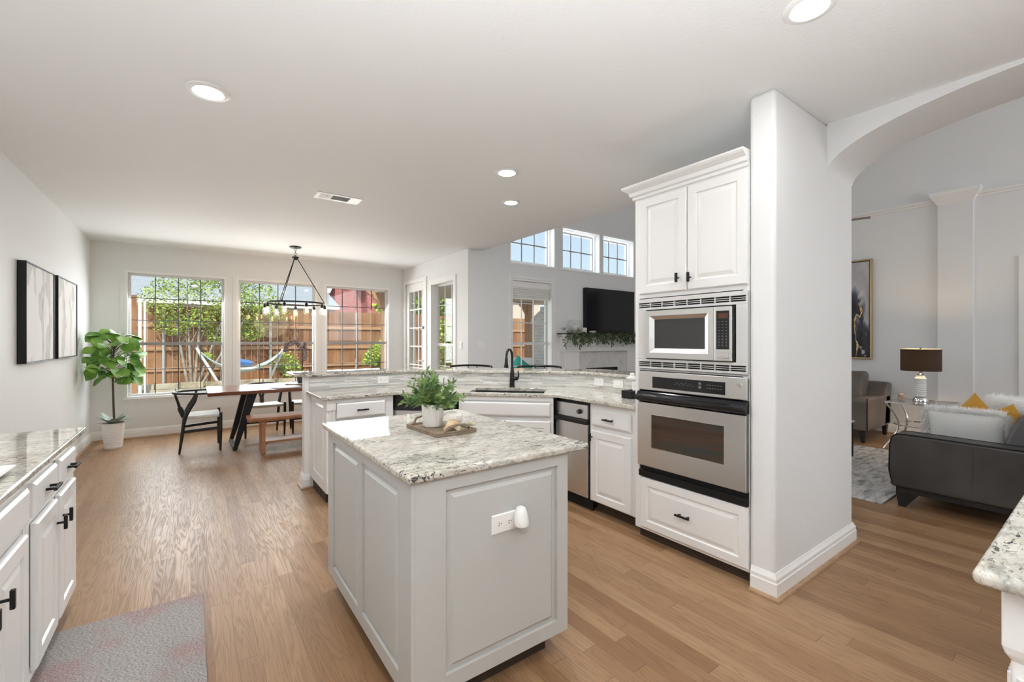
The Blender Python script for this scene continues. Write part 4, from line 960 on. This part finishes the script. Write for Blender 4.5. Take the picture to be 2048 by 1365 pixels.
M['furw']=mat('white_fur',(.93,.93,.92),.85,spec=.2); M['furback']=mat('white_suede',(.66,.67,.66),.8)
M['mustard']=mat('mustard_velvet',(.55,.28,.03),.75); k=N(M['mustard']); k.bump(k.noise(k.pos(),200,2),.2,.002); M['mustard'].node_tree.nodes['Principled BSDF'].inputs['Sheen Weight'].default_value=.4
def fur_mb(w,h_,t,edge,dens,seed,L=.05):
    rnd=random.Random(seed); b=MB()
    for k in range(dens):
        if edge:
            q=rnd.random()*2*(w+h_); m_=rnd.uniform(-.012,.012)
            if q<w: p=Vector((q-w/2,0,h_/2+m_)); n_=Vector((0,0,1))
            elif q<w+h_: p=Vector((w/2+m_,0,q-w-h_/2)); n_=Vector((1,0,0))
            elif q<2*w+h_: p=Vector((q-w-h_-w/2,0,-h_/2-m_)); n_=Vector((0,0,-1))
            else: p=Vector((-w/2-m_,0,q-2*w-h_-h_/2)); n_=Vector((-1,0,0))
            p*=.955; p.y=rnd.uniform(-.02,.03); d=(n_+Vector((rnd.gauss(0,.45),rnd.gauss(0,.5),rnd.gauss(-.1,.4)))).normalized()
        else:
            u,v=rnd.uniform(-1,1),rnd.uniform(-1,1); qq=max(0,(1-abs(u)**2.6)*(1-abs(v)**2.6))**.5; s=rnd.choice((1,-1)); p=Vector((u*w/2*.95,s*t/2*qq,v*h_/2*.95)); d=(Vector((u*.6,s*.8,v*.6))+Vector((rnd.gauss(0,.5),rnd.gauss(0,.3),rnd.gauss(-.35,.5)))).normalized()
        l=L*rnd.uniform(.6,1.3); sd=d.orthogonal().normalized()*.0016; e=p+d*l+Vector((0,0,-.010)); mid=p+d*l*.55
        b.add([p-sd,p+sd,mid+sd*.7,mid-sd*.7,e],[(0,1,2,3),(3,2,4)])
    return b
def pillow(name,label,loc,rot,w,h_,t,m,fur=None):
    o=T(name,label,'cushion',loc); o.rotation_euler=rot
    add('cover',pillow_mb(w,h_,t),m,o,smooth=60)
    if fur: add('fur',fur_mb(w,h_,t,*fur),M['furw'],o)
    return o
pillow('fur_pillow','white pillow with smooth back and shaggy fur edge leaning inside the sofa arm',(5.08,.765,.635),(R(-12),0,R(90)),.47,.36,.16,M['furback'],(True,5200,3,.050))
pillow('fur_pillow','shaggy all-fur white pillow propped against the sofa back behind the yellow cushions',(5.52,.50,.69),(R(-22),0,R(35)),.50,.48,.16,M['furw'],(False,9000,5,.042))
pillow('mustard_cushion','mustard yellow velvet cushion whose peak shows above the smooth white pillow',(5.36,.735,.66),(R(-6),R(45),R(60)),.40,.40,.13,M['mustard'])
pillow('mustard_cushion','mustard yellow cushion corner showing between the two white fur pillows',(5.27,.575,.64),(R(-10),R(30),R(75)),.36,.36,.12,M['mustard'])
# armchair facing the sofa side (front = -x)
ac=T('leather_armchair','taupe brown leather armchair in front of the wall below the big painting','armchair',(7.28,2.01,0))
add('arm',MB().extr([(.0,.16),(.96,.16),(.98,.60),(.5,.585),(.03,.605),(0,.57)],'y',0,.20),M['taupe'],ac,bev=.025,seg=4,smooth=40)
add('arm',MB().extr([(.0,.16),(.96,.16),(.98,.60),(.5,.585),(.03,.605),(0,.57)],'y',.72,.92),M['taupe'],ac,bev=.025,seg=4,smooth=40)
add('seat_cushion',MB().box(.02,.72,.205,.715,.18,.46),M['taupe'],ac,bev=.04,seg=4,smooth=40)
add('back',MB().extr([(.70,.16),(1.0,.16),(1.06,.76),(.92,.78),(.78,.60)],'y',.0,.92),M['taupe'],ac,bev=.03,seg=3,smooth=40)
add('back_cushion',MB().extr([(.52,.44),(.72,.44),(.86,.86),(.80,.93),(.62,.90),(.52,.70)],'y',.21,.71),M['taupe'],ac,bev=.04,seg=4,smooth=40)
pp_=MB().tube([(-.003,.004,.17),(-.003,.004,.57),(.02,.004,.606)],.006,6).tube([(-.003,.196,.17),(-.003,.196,.57)],.006,6)
add('piping',pp_,M['dark'],ac,smooth=60)
for x in (.0,.92):
    for y in (.03,.83): add('leg',MB().rings([[(x,y,.158),(x+.08,y,.158),(x+.08,y+.06,.158),(x,y+.06,.158)],[(x+.015,y+.01,0),(x+.05,y+.01,0),(x+.05,y+.05,0),(x+.015,y+.05,0)]],True,True),M['blackwood'],ac)
# coffee table
cf=T('coffee_table','black framed coffee table with a pale top showing past the pillar edge','coffee table',(5.15,1.87,.014))
add('tabletop',MB().box(.0,1.18,.0,.62,.405,.425),mat('pale_top',(.55,.52,.48),.35),cf,bev=.003)
for x in (.01,1.145):
    b=MB(); b.box(x,x+.025,.01,.035,0,.405).box(x,x+.025,.585,.61,0,.405).box(x,x+.025,.035,.585,0,.025).box(x,x+.025,.035,.585,.38,.405)
    add('leg_frame',b,M['dark'],cf)
# chrome and glass side table with lamp and candle
st_=T('side_table','glass-topped side table with curved chrome legs beside the armchair','side table',(7.18,1.20,0))
add('glass_top',MB().box(.0,.60,.0,.60,.590,.602),M['clear'],st_)
add('top_rim',MB().rings([[(a,a,z),(.60-a,a,z),(.60-a,.60-a,z),(a,.60-a,z)] for a,z in((-.006,.586),(-.006,.604),(.012,.604),(.012,.586),(-.006,.586))],False),M['chrome'],st_)
for x,y in((0.02,.02),(.58,.02),(.02,.58),(.58,.58)):
    cx,cy=.30,.30
    add('leg',MB().tube([(cx+(x-cx)*q,cy+(y-cy)*q,z) for z,q in((.0,1.12),(.06,1.02),(.16,.82),(.27,.70),(.36,.70),(.46,.82),(.55,1.0),(.588,1.06))],.012,8),M['chrome'],st_,smooth=60)
add('cross_ring',MB().rings([[(.30+q*math.cos(k*math.pi/12),.30+q*math.sin(k*math.pi/12),z) for k in range(24)] for q,z in((.272,.30),(.285,.30),(.285,.315),(.272,.315),(.272,.30))],False),M['chrome'],st_)
lm=T('table_lamp','lit table lamp with a black drum shade and ribbed white column on the glass table','lamp',(7.52,1.53,.603))
add('base',MB().lathe([(.076,0),(.078,.012),(.074,.022),(.073,.035),(.056,.055),(.048,.06)],n=32),M['chrome'],lm,smooth=40)
cpf=[(.047,.06)]
for k in range(9): z=.062+k*.027; cpf+=[(.053,z+.002),(.056,z+.012),(.053,z+.022),(.045,z+.026)]
cpf+=[(.044,.315),(.031,.335)]
add('column',MB().lathe(cpf,n=28),M['white'],lm,smooth=30)
add('neck',MB().lathe([(.035,.333),(.037,.345),(.022,.352),(.016,.36),(.014,.47)],n=20),M['chrome'],lm,smooth=40)
def shade_mat(inner):
    m=bpy.data.materials.new('drum_shade'); m.use_nodes=True; t=m.node_tree; p=t.nodes['Principled BSDF']; p.inputs['Base Color'].default_value=(.008,.007,.006,1) if not inner else (.75,.62,.35,1); p.inputs['Roughness'].default_value=.8
    tl=t.nodes.new('ShaderNodeBsdfTranslucent'); tl.inputs[0].default_value=(.22,.12,.04,1); mx=t.nodes.new('ShaderNodeMixShader'); mx.inputs[0].default_value=.02
    t.links.new(p.outputs[0],mx.inputs[1]); t.links.new(tl.outputs[0],mx.inputs[2]); t.links.new(mx.outputs[0],t.nodes['Material Output'].inputs[0]); return m
add('lamp_shade',MB().lathe([(.197,.390),(.197,.665)],n=48,cap=False),shade_mat(False),lm,smooth=60)
add('shade_rim',MB().rings([[(q*math.cos(k*math.pi/24),q*math.sin(k*math.pi/24),z) for k in range(48)] for q,z in((.197,.662),(.199,.662),(.199,.668),(.192,.668),(.192,.662))],False),mat('shade_lining',(.75,.62,.38),.6),lm)
add('lamp_bulb',MB().ell((0,0,.53),.03,.03,.045,14,10),mat('lamp_bulb_glow',(1,.8,.5),.5,emit=(1,.72,.38),es=12),lm,smooth=60)
add('finial',MB().lathe([(.004,.56),(.004,.66),(.010,.668),(.012,.68),(.003,.69)],n=12),M['chrome'],lm,smooth=50)
light('lamp_glow','POINT',(7.52,1.53,.603+.53),20,(0,0,0),(1,.68,.36),shadow_soft_size=.045)
jc=T('jar_candle','small patterned glass candle jar on the glass table beside the lamp','candle',(7.50,1.715,.603))
add('jar',MB().lathe([(.034,0),(.036,.005),(.036,.095),(.0335,.095),(.033,.02)],n=20,cap=False),M['clear'],jc,smooth=50)
m=mat('floral_wax',(.6,.4,.3),.6); k=N(m); k.col(k.ramp(k.noise(k.pos(),38,2),[(.42,(.62,.50,.38)),(.50,(.45,.12,.07)),(.58,(.72,.62,.50))]))
add('wax',MB().lathe([(.0325,.006),(.0325,.075)],n=20),m,jc,smooth=50)
# painting on the living wall (local x -> -Y, outward -X)
pg=T('abstract_painting','tall black, white and gold abstract painting in a thin gold frame above the armchair','painting',(8.427,2.86,1.86),R(-90))
M['gold']=mat('gold_frame',(.55,.42,.22),.35,.9)
add('frame',MB().frame(-.60,.595,-.765,.765,-.045,0,.022),M['gold'],pg,bev=.002)
add('inner_edge',MB().frame(-.578,.573,-.743,.743,-.036,-.005,.012),M['dark'],pg)
def paint_mat():
    m=mat('abstract_paint',(.1,.1,.1),.5); k=N(m); p=k.pos((1,1,1)); sp=k.n('SeparateXYZ'); k.l(p,sp.inputs[0])
    n1=k.noise(k.pos((2.6,1,1.1)),1.0,4,.55,.8); n2=k.noise(k.pos((7,1,2.2)),1,4,.6,.6)
    f=k.math('ADD',k.math('MULTIPLY',sp.outputs[2],.42),k.math('ADD',k.math('MULTIPLY',sp.outputs[0],.42),k.math('MULTIPLY',k.math('SUBTRACT',n1,.5),1.5)))
    c=k.ramp(k.math('ADD',f,.25),[(.28,(.020,.020,.024)),(.42,(.05,.052,.065)),(.50,(.22,.23,.28)),(.58,(.50,.50,.52)),(.75,(.42,.42,.44)),(.95,(.60,.60,.61))])
    c=k.mix(k.ramp(n2,[(.62,0.),(.67,.75)]),c,(.62,.61,.62)); c=k.mix(k.ramp(n2,[(.30,.85),(.36,0.)]),c,(.018,.018,.022))
    g=k.math('ABSOLUTE',k.math('SUBTRACT',k.math('ADD',sp.outputs[0],k.math('MULTIPLY',k.math('SUBTRACT',n1,.5),.9)),.43)); lo=k.math('LESS_THAN',sp.outputs[2],.10)
    c=k.mix(k.math('MULTIPLY',k.math('LESS_THAN',g,.012),lo),c,(.78,.55,.22)); k.col(c); return m
add('canvas',MB().box(-.57,.565,-.030,-.004,-.735,.735),paint_mat(),pg)
# ceiling fan
cfn=T('ceiling_fan','brown-bladed ceiling fan, one blade tip showing past the plastered pillar','ceiling fan',(6.62,2.49,2.90))
M['blade']=wood('blade_wood',(.16,.12,.085),(.24,.19,.14),(3,30,30),.5)
add('downrod',MB().cyl((0,0,.08),(0,0,2.09),.014,n=10),M['sash'],cfn); add('ceiling_canopy',MB().lathe([(.02,2.02),(.07,2.04),(.08,2.10)],n=20),M['sash'],cfn,smooth=50)
add('motor',MB().lathe([(.03,.12),(.10,.09),(.13,.03),(.13,-.03),(.09,-.07),(.03,-.09)],n=28),M['sash'],cfn,smooth=40)
add('light_bowl',MB().lathe([(.11,-.095),(.125,-.11),(.10,-.16),(.05,-.185),(.005,-.19)],n=24),M['white'],cfn,smooth=50)
for k_ in range(5):
    a=R(-74+72*k_); c,s=math.cos(a),math.sin(a)
    b=MB().rings([[(c*r_-s*w-0,s*r_+c*w,.0+.024*(1 if w>0 else -1)+t_) for w,t_ in((-wd,-.004),(wd,-.004),(wd,.004),(-wd,.004))] for r_,wd in((.16,.045),(.28,.062),(.60,.07),(.665,.062))],True,True)
    add('blade',b,M['blade'],cfn)

# ================================================================== outdoors
m=mat('yard_ground',(.55,.52,.46),.9); k=N(m); v=k.pos(obj=False); k.col(k.ramp(k.noise(v,1.5,6,.6),[(.35,(.42,.38,.31)),(.65,(.62,.58,.51))]))
struct('ground',MB().box(-40,60,-30,90,-.20,-.135),m)
m=mat('bed_mulch',(.42,.36,.27),.95); k=N(m); k.col(k.ramp(k.noise(k.pos(obj=False),6,5,.7),[(.4,(.30,.25,.17)),(.65,(.55,.48,.36))])); k.bump(k.noise(k.pos(obj=False),30,4),.6,.02)
struct('garden_bed',MB().box(-9,14,13.3,15.2,-.134,.24),m)
M['lime']=mat('limestone',(.62,.55,.42),.9); k=N(M['lime']); v=k.pos(obj=False); k.col(k.ramp(k.noise(v,2.2,4,.6,.3),[(.32,(.20,.16,.105)),(.48,(.42,.36,.26)),(.62,(.56,.51,.41))])); k.bump(k.noise(v,14,5,.65),.6,.02)
swl=MB(); rnd=random.Random(5)
for r_ in range(4):
    x=-9
    while x<14:
        w=rnd.uniform(.25,.75); z=-.134+r_*.125; hh=.118; j=lambda: rnd.uniform(-.012,.012); y0=13.0+j()*2+.02*r_
        swl.rings([[(x+.012+a+j(),y0+b+j(),z+j()*.5),(x+w-.012-a+j(),y0+b+j(),z+j()*.5),(x+w-.012-a+j(),y0+b+j(),z+hh+j()*.5),(x+.012+a+j(),y0+b+j(),z+hh+j()*.5)] for a,b in((0,.29),(0,.03),(.02,.0))],True,True); x+=w
add('stone_wall',swl,M['lime'],None,'low dry-stacked limestone wall edging the garden bed outside','garden wall')
def cedar():
    m=mat('cedar_fence',(.4,.2,.1),.8); k=N(m); sp=k.n('SeparateXYZ'); k.l(k.pos(obj=False),sp.inputs[0]); ix=k.math('FLOOR',k.math('DIVIDE',sp.outputs[0],.145)); w=k.n('TexWhiteNoise',noise_dimensions='1D'); k.l(ix,w.inputs['W'])
    c=k.ramp(w.outputs[0],[(0,(.17,.062,.025)),(.4,(.27,.11,.045)),(.75,(.35,.165,.075)),(1,(.42,.225,.115))]); g=k.noise(k.pos((30,30,1.2),obj=False),1,5,.6,.6); c=k.mix(k.ramp(g,[(.4,.45),(.6,0.)]),c,(.13,.05,.022))
    p2=k.noise(k.pos((.45,.45,.8),obj=False),1,3); c=k.mix(k.ramp(p2,[(.45,0.),(.65,.55)]),c,(.50,.30,.16)); k.col(c); return m
M['cedar']=cedar(); M['steelpost']=mat('galvanised_post',(.55,.58,.60),.5,.4)
M['railwood']=wood('fence_rail',(.40,.22,.12),(.55,.34,.20),(2,20,20),.8)
fe=T('cedar_fence','long red-brown cedar board fence at the back of the yard','fence',(0,14.5,0))
px=[-7.88+2.44*k_ for k_ in range(10)]
for i in range(9):
    b=MB(); n=16
    for j in range(n):
        x0=px[i]+.03+(2.38)*j/n; b.box(x0+.003,x0+2.38/n-.003,.0,.018,.16,2.26+rnd.uniform(-.008,.008))
    add('board_panel',b,M['cedar'],fe)
    for z in (.62,1.16,1.76): add('rail',MB().box(px[i]+.03,px[i]+2.41,-.045,0,z-.045,z+.045),M['railwood'],fe)
for x in px: add('post',MB().cyl((x,-.045,.1),(x,-.045,2.2),.03,n=12),M['steelpost'],fe,smooth=50)
gt=T('wooden_gate','reddish cedar gate panel close outside the corner window edge','gate',(0,11.0,0))
b=MB()
for j in range(10): b.box(-2.3+j*.148,-2.3+j*.148+.142,0,.02,-.13,2.235)
add('board_panel',b,M['cedar'],gt); add('rail',MB().box(-2.3,-.83,.02,.06,.35,.44),M['cedar'],gt); add('rail',MB().box(-2.3,-.83,.02,.06,1.75,1.84),M['cedar'],gt)
M['whitepost']=mat('white_post_paint',(.75,.80,.85),.5)
add('gate_post',MB().box(-.945,-.885,12.9,12.96,-.134,2.30),M['whitepost'],None,'taller pale steel post just beside the cedar gate panel','post',bev=.006)
add('gate_post',MB().box(-.852,-.812,12.92,12.96,-.134,2.26),M['whitepost'],None,'thinner pale steel post standing next to the taller one by the gate','post',bev=.006)
# trees and shrubs
def blob_leaves(centers,n,size,seed):
    rnd=random.Random(seed); b=MB(); tot=sum(c[3] for c in centers)
    for (x,y,z,r_) in centers:
        for _ in range(int(n*r_/tot)):
            d=Vector((rnd.gauss(0,1),rnd.gauss(0,1),rnd.gauss(0,1))).normalized()*r_*rnd.uniform(.35,1.05)**.6; p=Vector((x,y,z))+Vector((d.x,d.y,d.z*.75))
            q=Vector((rnd.gauss(0,1),rnd.gauss(0,1),rnd.gauss(-.2,.6))).normalized(); s=size*rnd.uniform(.6,1.3); sd=q.cross(Vector((rnd.gauss(0,1),rnd.gauss(0,1),1))).normalized()*s*.32
            b.add([p,p+q*s*.5+sd,p+q*s,p+q*s*.5-sd],[(0,1,2,3)])
    return b
tr_=T('crape_myrtle','multi-stemmed tree with bare pale trunks and light green leaves before the fence','tree',(0,14.0,.23))
cen=[(-.55,0,2.15,.55),(-.1,.1,2.75,.75),(.55,-.1,2.45,.65),(1.05,.1,2.05,.6),(1.45,0,2.35,.55),(.2,.1,3.25,.7),(.95,0,2.95,.6),(-.35,.1,1.55,.4),(.65,.2,1.30,.38),(1.35,.2,1.45,.42),(.25,0,1.75,.4),(1.9,.1,2.0,.4),(.35,-.1,.72,.15)]
for i,(dx,tz) in enumerate(((-.28,2.0),(-.08,2.7),(.12,2.3),(.55,2.0),(1.0,2.1))):
    bx=-.05+i*.07
    add('trunk',MB().tube([(bx,.02*i-.05,0),(bx+dx*.25,0,.45),(bx+dx*.55,.03,1.0),(bx+dx*.9,0,1.6),(bx+dx*1.15,.02,tz)],[.042,.034,.028,.020,.010],7).tube([(bx+dx*.55,.03,1.0),(bx+dx*.4+.2,.05,1.5),(bx+dx+.35,.0,2.0)],[.018,.013,.008],6),M['bark'],tr_,smooth=60)
add('crown',blob_leaves(cen,9500,.068,3),M['tree'],tr_)
def bushy(name,label,loc,cen,n,size,m,cat='shrub',trunk=None,seed=1):
    t=T(name,label,cat,loc)
    if trunk: add('trunk',MB().tube([(0,0,0),(.05,0,trunk*.5),(0,.05,trunk)],[.12*trunk/3,.10*trunk/3,.06*trunk/3],8),M['bark'],t,smooth=60)
    add('foliage',blob_leaves(cen,n,size,seed),m,t); return t
bushy('japanese_maple','bright yellow-green shrub against the fence beside the timber porch post',(4.85,13.75,.24),[(0,0,.75,.42),(-.25,0,.55,.3),(.3,0,.25,.35),(.1,-.1,.95,.28)],1500,.10,M['shrub'])
bushy('yard_shrub','small green shrub growing at the fence foot behind the hammock',(2.15,14.0,.24),[(0,0,.55,.35),(.2,0,.25,.3)],600,.09,M['tree'],seed=5)
bushy('yard_tree','leafy green tree beyond the patio, seen through the glazed door and its window',(7.4,15.8,-.13),[(0,0,3.3,1.5),(-1.0,.2,2.6,1.0),(1.0,0,2.7,1.1),(.2,0,4.3,1.1)],4500,.2,M['shrub'],'tree',2.2,seed=6)
bushy('patio_shrub','yellow-green shrub low beside the patio, glimpsed through the glazed door',(6.0,11.9,-.13),[(0,0,.6,.6),(.5,0,1.2,.5),(.2,.2,1.8,.45)],1500,.12,M['shrub'],seed=7)
bushy('far_tree','distant hazy green tree between the grey roof and the red brick house',(13.2,49.,-.13),[(0,0,8.2,2.8),(-1.5,0,6.6,2.2),(1.4,0,6.8,2)],2500,.5,M['tree'],'tree',5,seed=8)
# hammock
hm=T('hammock','striped pale hammock slung on a white stand in front of the fence','hammock',(0,13.66,.24))
M['hstand']=mat('white_stand',(.80,.82,.84),.4); m=mat('hammock_cloth',(.7,.75,.7),.8); k=N(m); sp=k.n('SeparateXYZ'); k.l(k.pos(),sp.inputs[0]); fr=k.math('FRACT',k.math('MULTIPLY',sp.outputs[1],7.)); k.col(k.ramp(fr,[(0,(.72,.80,.82)),(.45,(.80,.82,.78)),(.5,(.36,.55,.50)),(.75,(.46,.62,.66))])); M['hcloth']=m
add('stand_post',MB().tube([(.60,0,.0),(.123,0,.95)],.035,10),M['hstand'],hm,smooth=50); add('stand_post',MB().tube([(1.72,0,.0),(2.07,0,.89)],.035,10),M['hstand'],hm,smooth=50)
add('stand_beam',MB().box(.45,1.90,-.03,.03,.0,.06),M['hstand'],hm,bev=.01); add('stand_foot',MB().box(.56,.62,-.30,.30,0,.05),M['hstand'],hm,bev=.01); add('stand_foot',MB().box(1.70,1.76,-.30,.30,0,.05),M['hstand'],hm,bev=.01)
V=[];F=[];nu,nv=24,8
for i in range(nu+1):
    u=i/nu; x=.14+(2.06-.14)*u; zc=.93-.06*u-.62*(1-(2*u-1)**2)**.9*.98; w=.42*math.sin(math.pi*u)**.55
    for j in range(nv+1):
        v=j/nv*2-1; V.append((x,v*w,zc+.10*v*v*math.sin(math.pi*u)))
for i in range(nu):
    for j in range(nv): a=i*(nv+1)+j; F.append((a,a+1,a+nv+2,a+nv+1))
hc=add('cloth',MB().add(V,F),M['hcloth'],hm,smooth=60); md=hc.modifiers.new('thickness','SOLIDIFY'); md.thickness=.012
pw_=T('hammock_pillow','blue pillow lying in the hammock','cushion',(1.10,13.50,.80)); pw_.rotation_euler=(R(80),R(12),0)
add('cover',pillow_mb(.50,.36,.16),mat('blue_cloth',(.08,.22,.52),.8),pw_,smooth=60)
# neighbouring houses
M['shingle']=mat('grey_shingle',(.33,.36,.40),.9); k=N(M['shingle']); br=k.n('TexBrick'); k.l(k.pos((2.2,5,5),obj=False),br.inputs[0]); br.inputs['Scale'].default_value=1.0; br.inputs[1].default_value=(.33,.36,.40,1); br.inputs[2].default_value=(.41,.44,.47,1); br.inputs[3].default_value=(.26,.29,.32,1); br.inputs['Mortar Size'].default_value=.03; k.col(br.outputs[0])
M['brickr']=mat('red_brick',(.42,.16,.14),.9); k=N(M['brickr']); k.col(k.ramp(k.noise(k.pos(obj=False),6,4),[(.35,(.36,.12,.11)),(.65,(.50,.21,.19))]))
M['hwall']=mat('house_white_trim',(.80,.80,.78),.7); M['tan']=mat('tan_siding',(.58,.50,.42),.8); M['hglass']=mat('house_window_glass',(.12,.15,.20),.15)
ha=T('neighbour_house','low house behind the fence under a wide pale grey shingle roof','house',(0,22,-.13))
add('wall',MB().box(-13,5.6,.4,17.5,0,3.0),M['tan'],ha); add('fascia',MB().box(-13.3,5.75,-.06,0,2.95,3.16),M['hwall'],ha)
add('roof',MB().extr([(0,3.13),(9.,6.5),(18.,3.13),(18.,3.0),(9.,6.35),(0,3.0)],'x',-13.3,5.75),M['shingle'],ha)
hb_=T('brick_house','tall red brick house with white gable trim beyond the grey roof','house',(0,37,-.13))
add('wall',MB().extr([(9.35,0),(14.2,0),(14.2,5.2),(10.45,8.6),(9.35,6.0)],'y',0,7),M['brickr'],hb_)
add('roof',MB().extr([(8.9,5.2),(10.45,8.75),(14.6,4.95),(14.6,5.15),(10.45,9.0),(8.7,5.2)],'y',-.25,7.3),M['hwall'],hb_)
add('wing',MB().extr([(11.4,0),(16.5,0),(16.5,5.6),(13.6,6.6),(11.4,5.9)],'y',-1.6,0),M['brickr'],hb_)
add('wing_roof',MB().extr([(10.9,5.7),(13.6,6.75),(17.,5.5),(17.,5.75),(13.6,7.05),(10.8,5.95)],'y',-1.9,.1),M['hwall'],hb_)
add('porch_roof',MB().rings([[(9.,-3.6,2.9),(18,-3.6,2.9),(18,-1.6,3.5),(9.,-1.6,3.5)],[(9.,-3.6,3.0),(18,-3.6,3.0),(18,-1.6,3.65),(9,-1.6,3.65)]],True,True),M['shingle'],hb_)
wf=add('window',MB().box(9.95,10.35,-.06,-.01,5.6,6.7),M['hwall'],hb_); add('window_pane',MB().box(10.0,10.3,-.075,-.06,5.65,6.65),M['hglass'],wf)
wf=add('window',MB().box(14.5,15.3,-1.66,-1.61,4.0,6.0),M['hwall'],hb_); add('window_pane',MB().box(14.6,15.2,-1.675,-1.66,4.1,5.9),M['hglass'],wf)
hc_=T('rear_house','house beyond the patio whose pale roof shows low in the high windows','house',(31,31.5,-.13),R(-35))
add('wall',MB().box(-11,11,0,9,0,5.6),M['tan'],hc_); add('roof',MB().extr([(-.5,5.5),(4.5,8.0),(9.5,5.5)],'x',-11.5,11.5),M['shingle'],hc_)
for i in range(4): 
    wf=add('window',MB().box(-9+i*5,-7.6+i*5,-.06,0,3.2,4.9),M['hwall'],hc_); add('window_pane',MB().box(-8.9+i*5,-7.7+i*5,-.08,-.06,3.3,4.8),M['hglass'],wf)
# covered patio
M['timber']=wood('porch_timber',(.36,.20,.11),(.58,.36,.21),(12,12,1.5),.7)
po=T('patio_cover','timber patio cover on posts with curved brackets outside the glazed door','patio cover',(0,0,0))
add('roof_deck',MB().box(3.52,9.0,5.95,10.75,2.50,2.60),mat('porch_ceiling',(.55,.47,.39),.8),po); add('beam',MB().box(3.30,8.7,10.32,10.50,2.62,2.86),M['timber'],po); 
for x in (3.70,8.05):
    add('post',MB().box(x,x+.17,10.32,10.49,-.13,2.50),M['timber'],po,bev=.006)
    b=MB(); b.extr([(x,2.12),(x,2.62),(x-.36,2.62),(x-.36,2.50),(x-.30,2.44),(x-.24,2.46),(x-.20,2.36),(x-.12,2.32),(x-.07,2.22)],'y',10.35,10.46); add('bracket',b,M['timber'],po)
chm=T('outdoor_chimney','grey brick chimney breast with sloping shoulder outside the fireplace window','chimney',(0,0,-.13))
m=mat('grey_brick',(.42,.42,.43),.9); k=N(m); br=k.n('TexBrick'); k.l(k.pos((1,1,1)),br.inputs[0]); br.inputs['Scale'].default_value=4.; br.inputs[1].default_value=(.28,.28,.29,1); br.inputs[2].default_value=(.36,.355,.355,1); br.inputs[3].default_value=(.45,.45,.445,1)
cmb=k.n('CombineXYZ'); sp=k.n('SeparateXYZ'); k.l(k.pos(obj=False),sp.inputs[0]); k.l(sp.outputs[1],cmb.inputs[0]); k.l(sp.outputs[2],cmb.inputs[1]); k.l(cmb.outputs[0],br.inputs[0]); k.col(br.outputs[0])
add('breast',MB().box(5.55,7.0,5.94,6.95,0,1.85),m,chm); add('shoulder',MB().extr([(5.94,1.85),(6.98,1.85),(6.98,1.93),(5.94,2.52)],'x',5.52,7.03),m,chm)
pc=T('patio_chair','white outdoor chair with a teal cushion outside the fireplace window','chair',(5.15,6.75,-.13),R(-20))
b=MB().box(-.30,.30,-.30,.30,.58,.64)
add('seat',b,M['hstand'],pc,bev=.01); add('backrest',MB().extr([(.26,.64),(.31,.64),(.42,1.16),(.36,1.16)],'x',-.30,.30),M['hstand'],pc,bev=.01)
for x in (-.27,.27):
    for y in (-.27,.27): add('leg',MB().box(x-.02,x+.02,y-.02,y+.02,0,.58),M['hstand'],pc)
tp=T('teal_cushion','teal cushion standing on the white outdoor chair outside the fireplace window','cushion',(5.10,6.80,.78)); tp.rotation_euler=(R(-10),R(38),R(-35))
add('cover',pillow_mb(.46,.46,.14),mat('teal_cloth',(.03,.33,.28),.8),tp,smooth=60)

# ================================================================== groups of repeats
GROUPS={'wishbone_chair':'black wishbone chairs around the dining table','bar_stool':'black bar stools behind the bar','framed_canvas':'abstract canvases on the side wall',
'recessed_light':'recessed ceiling lights','wall_outlet':'white wall outlets','wall_switch':'white wall switches','sideboard_cabinet':'cabinets under the long counter',
'mustard_cushion':'mustard cushions on the sofa','fur_pillow':'white fur pillows on the sofa','pillar_candle':'ivory candles on the mantel','gate_post':'pale steel posts by the gate'}
for o in list(COL.objects):
    if o.parent is None and 'category' in o:
        g=GROUPS.get(o.name.split('.')[0])
        if g: o['group']=g
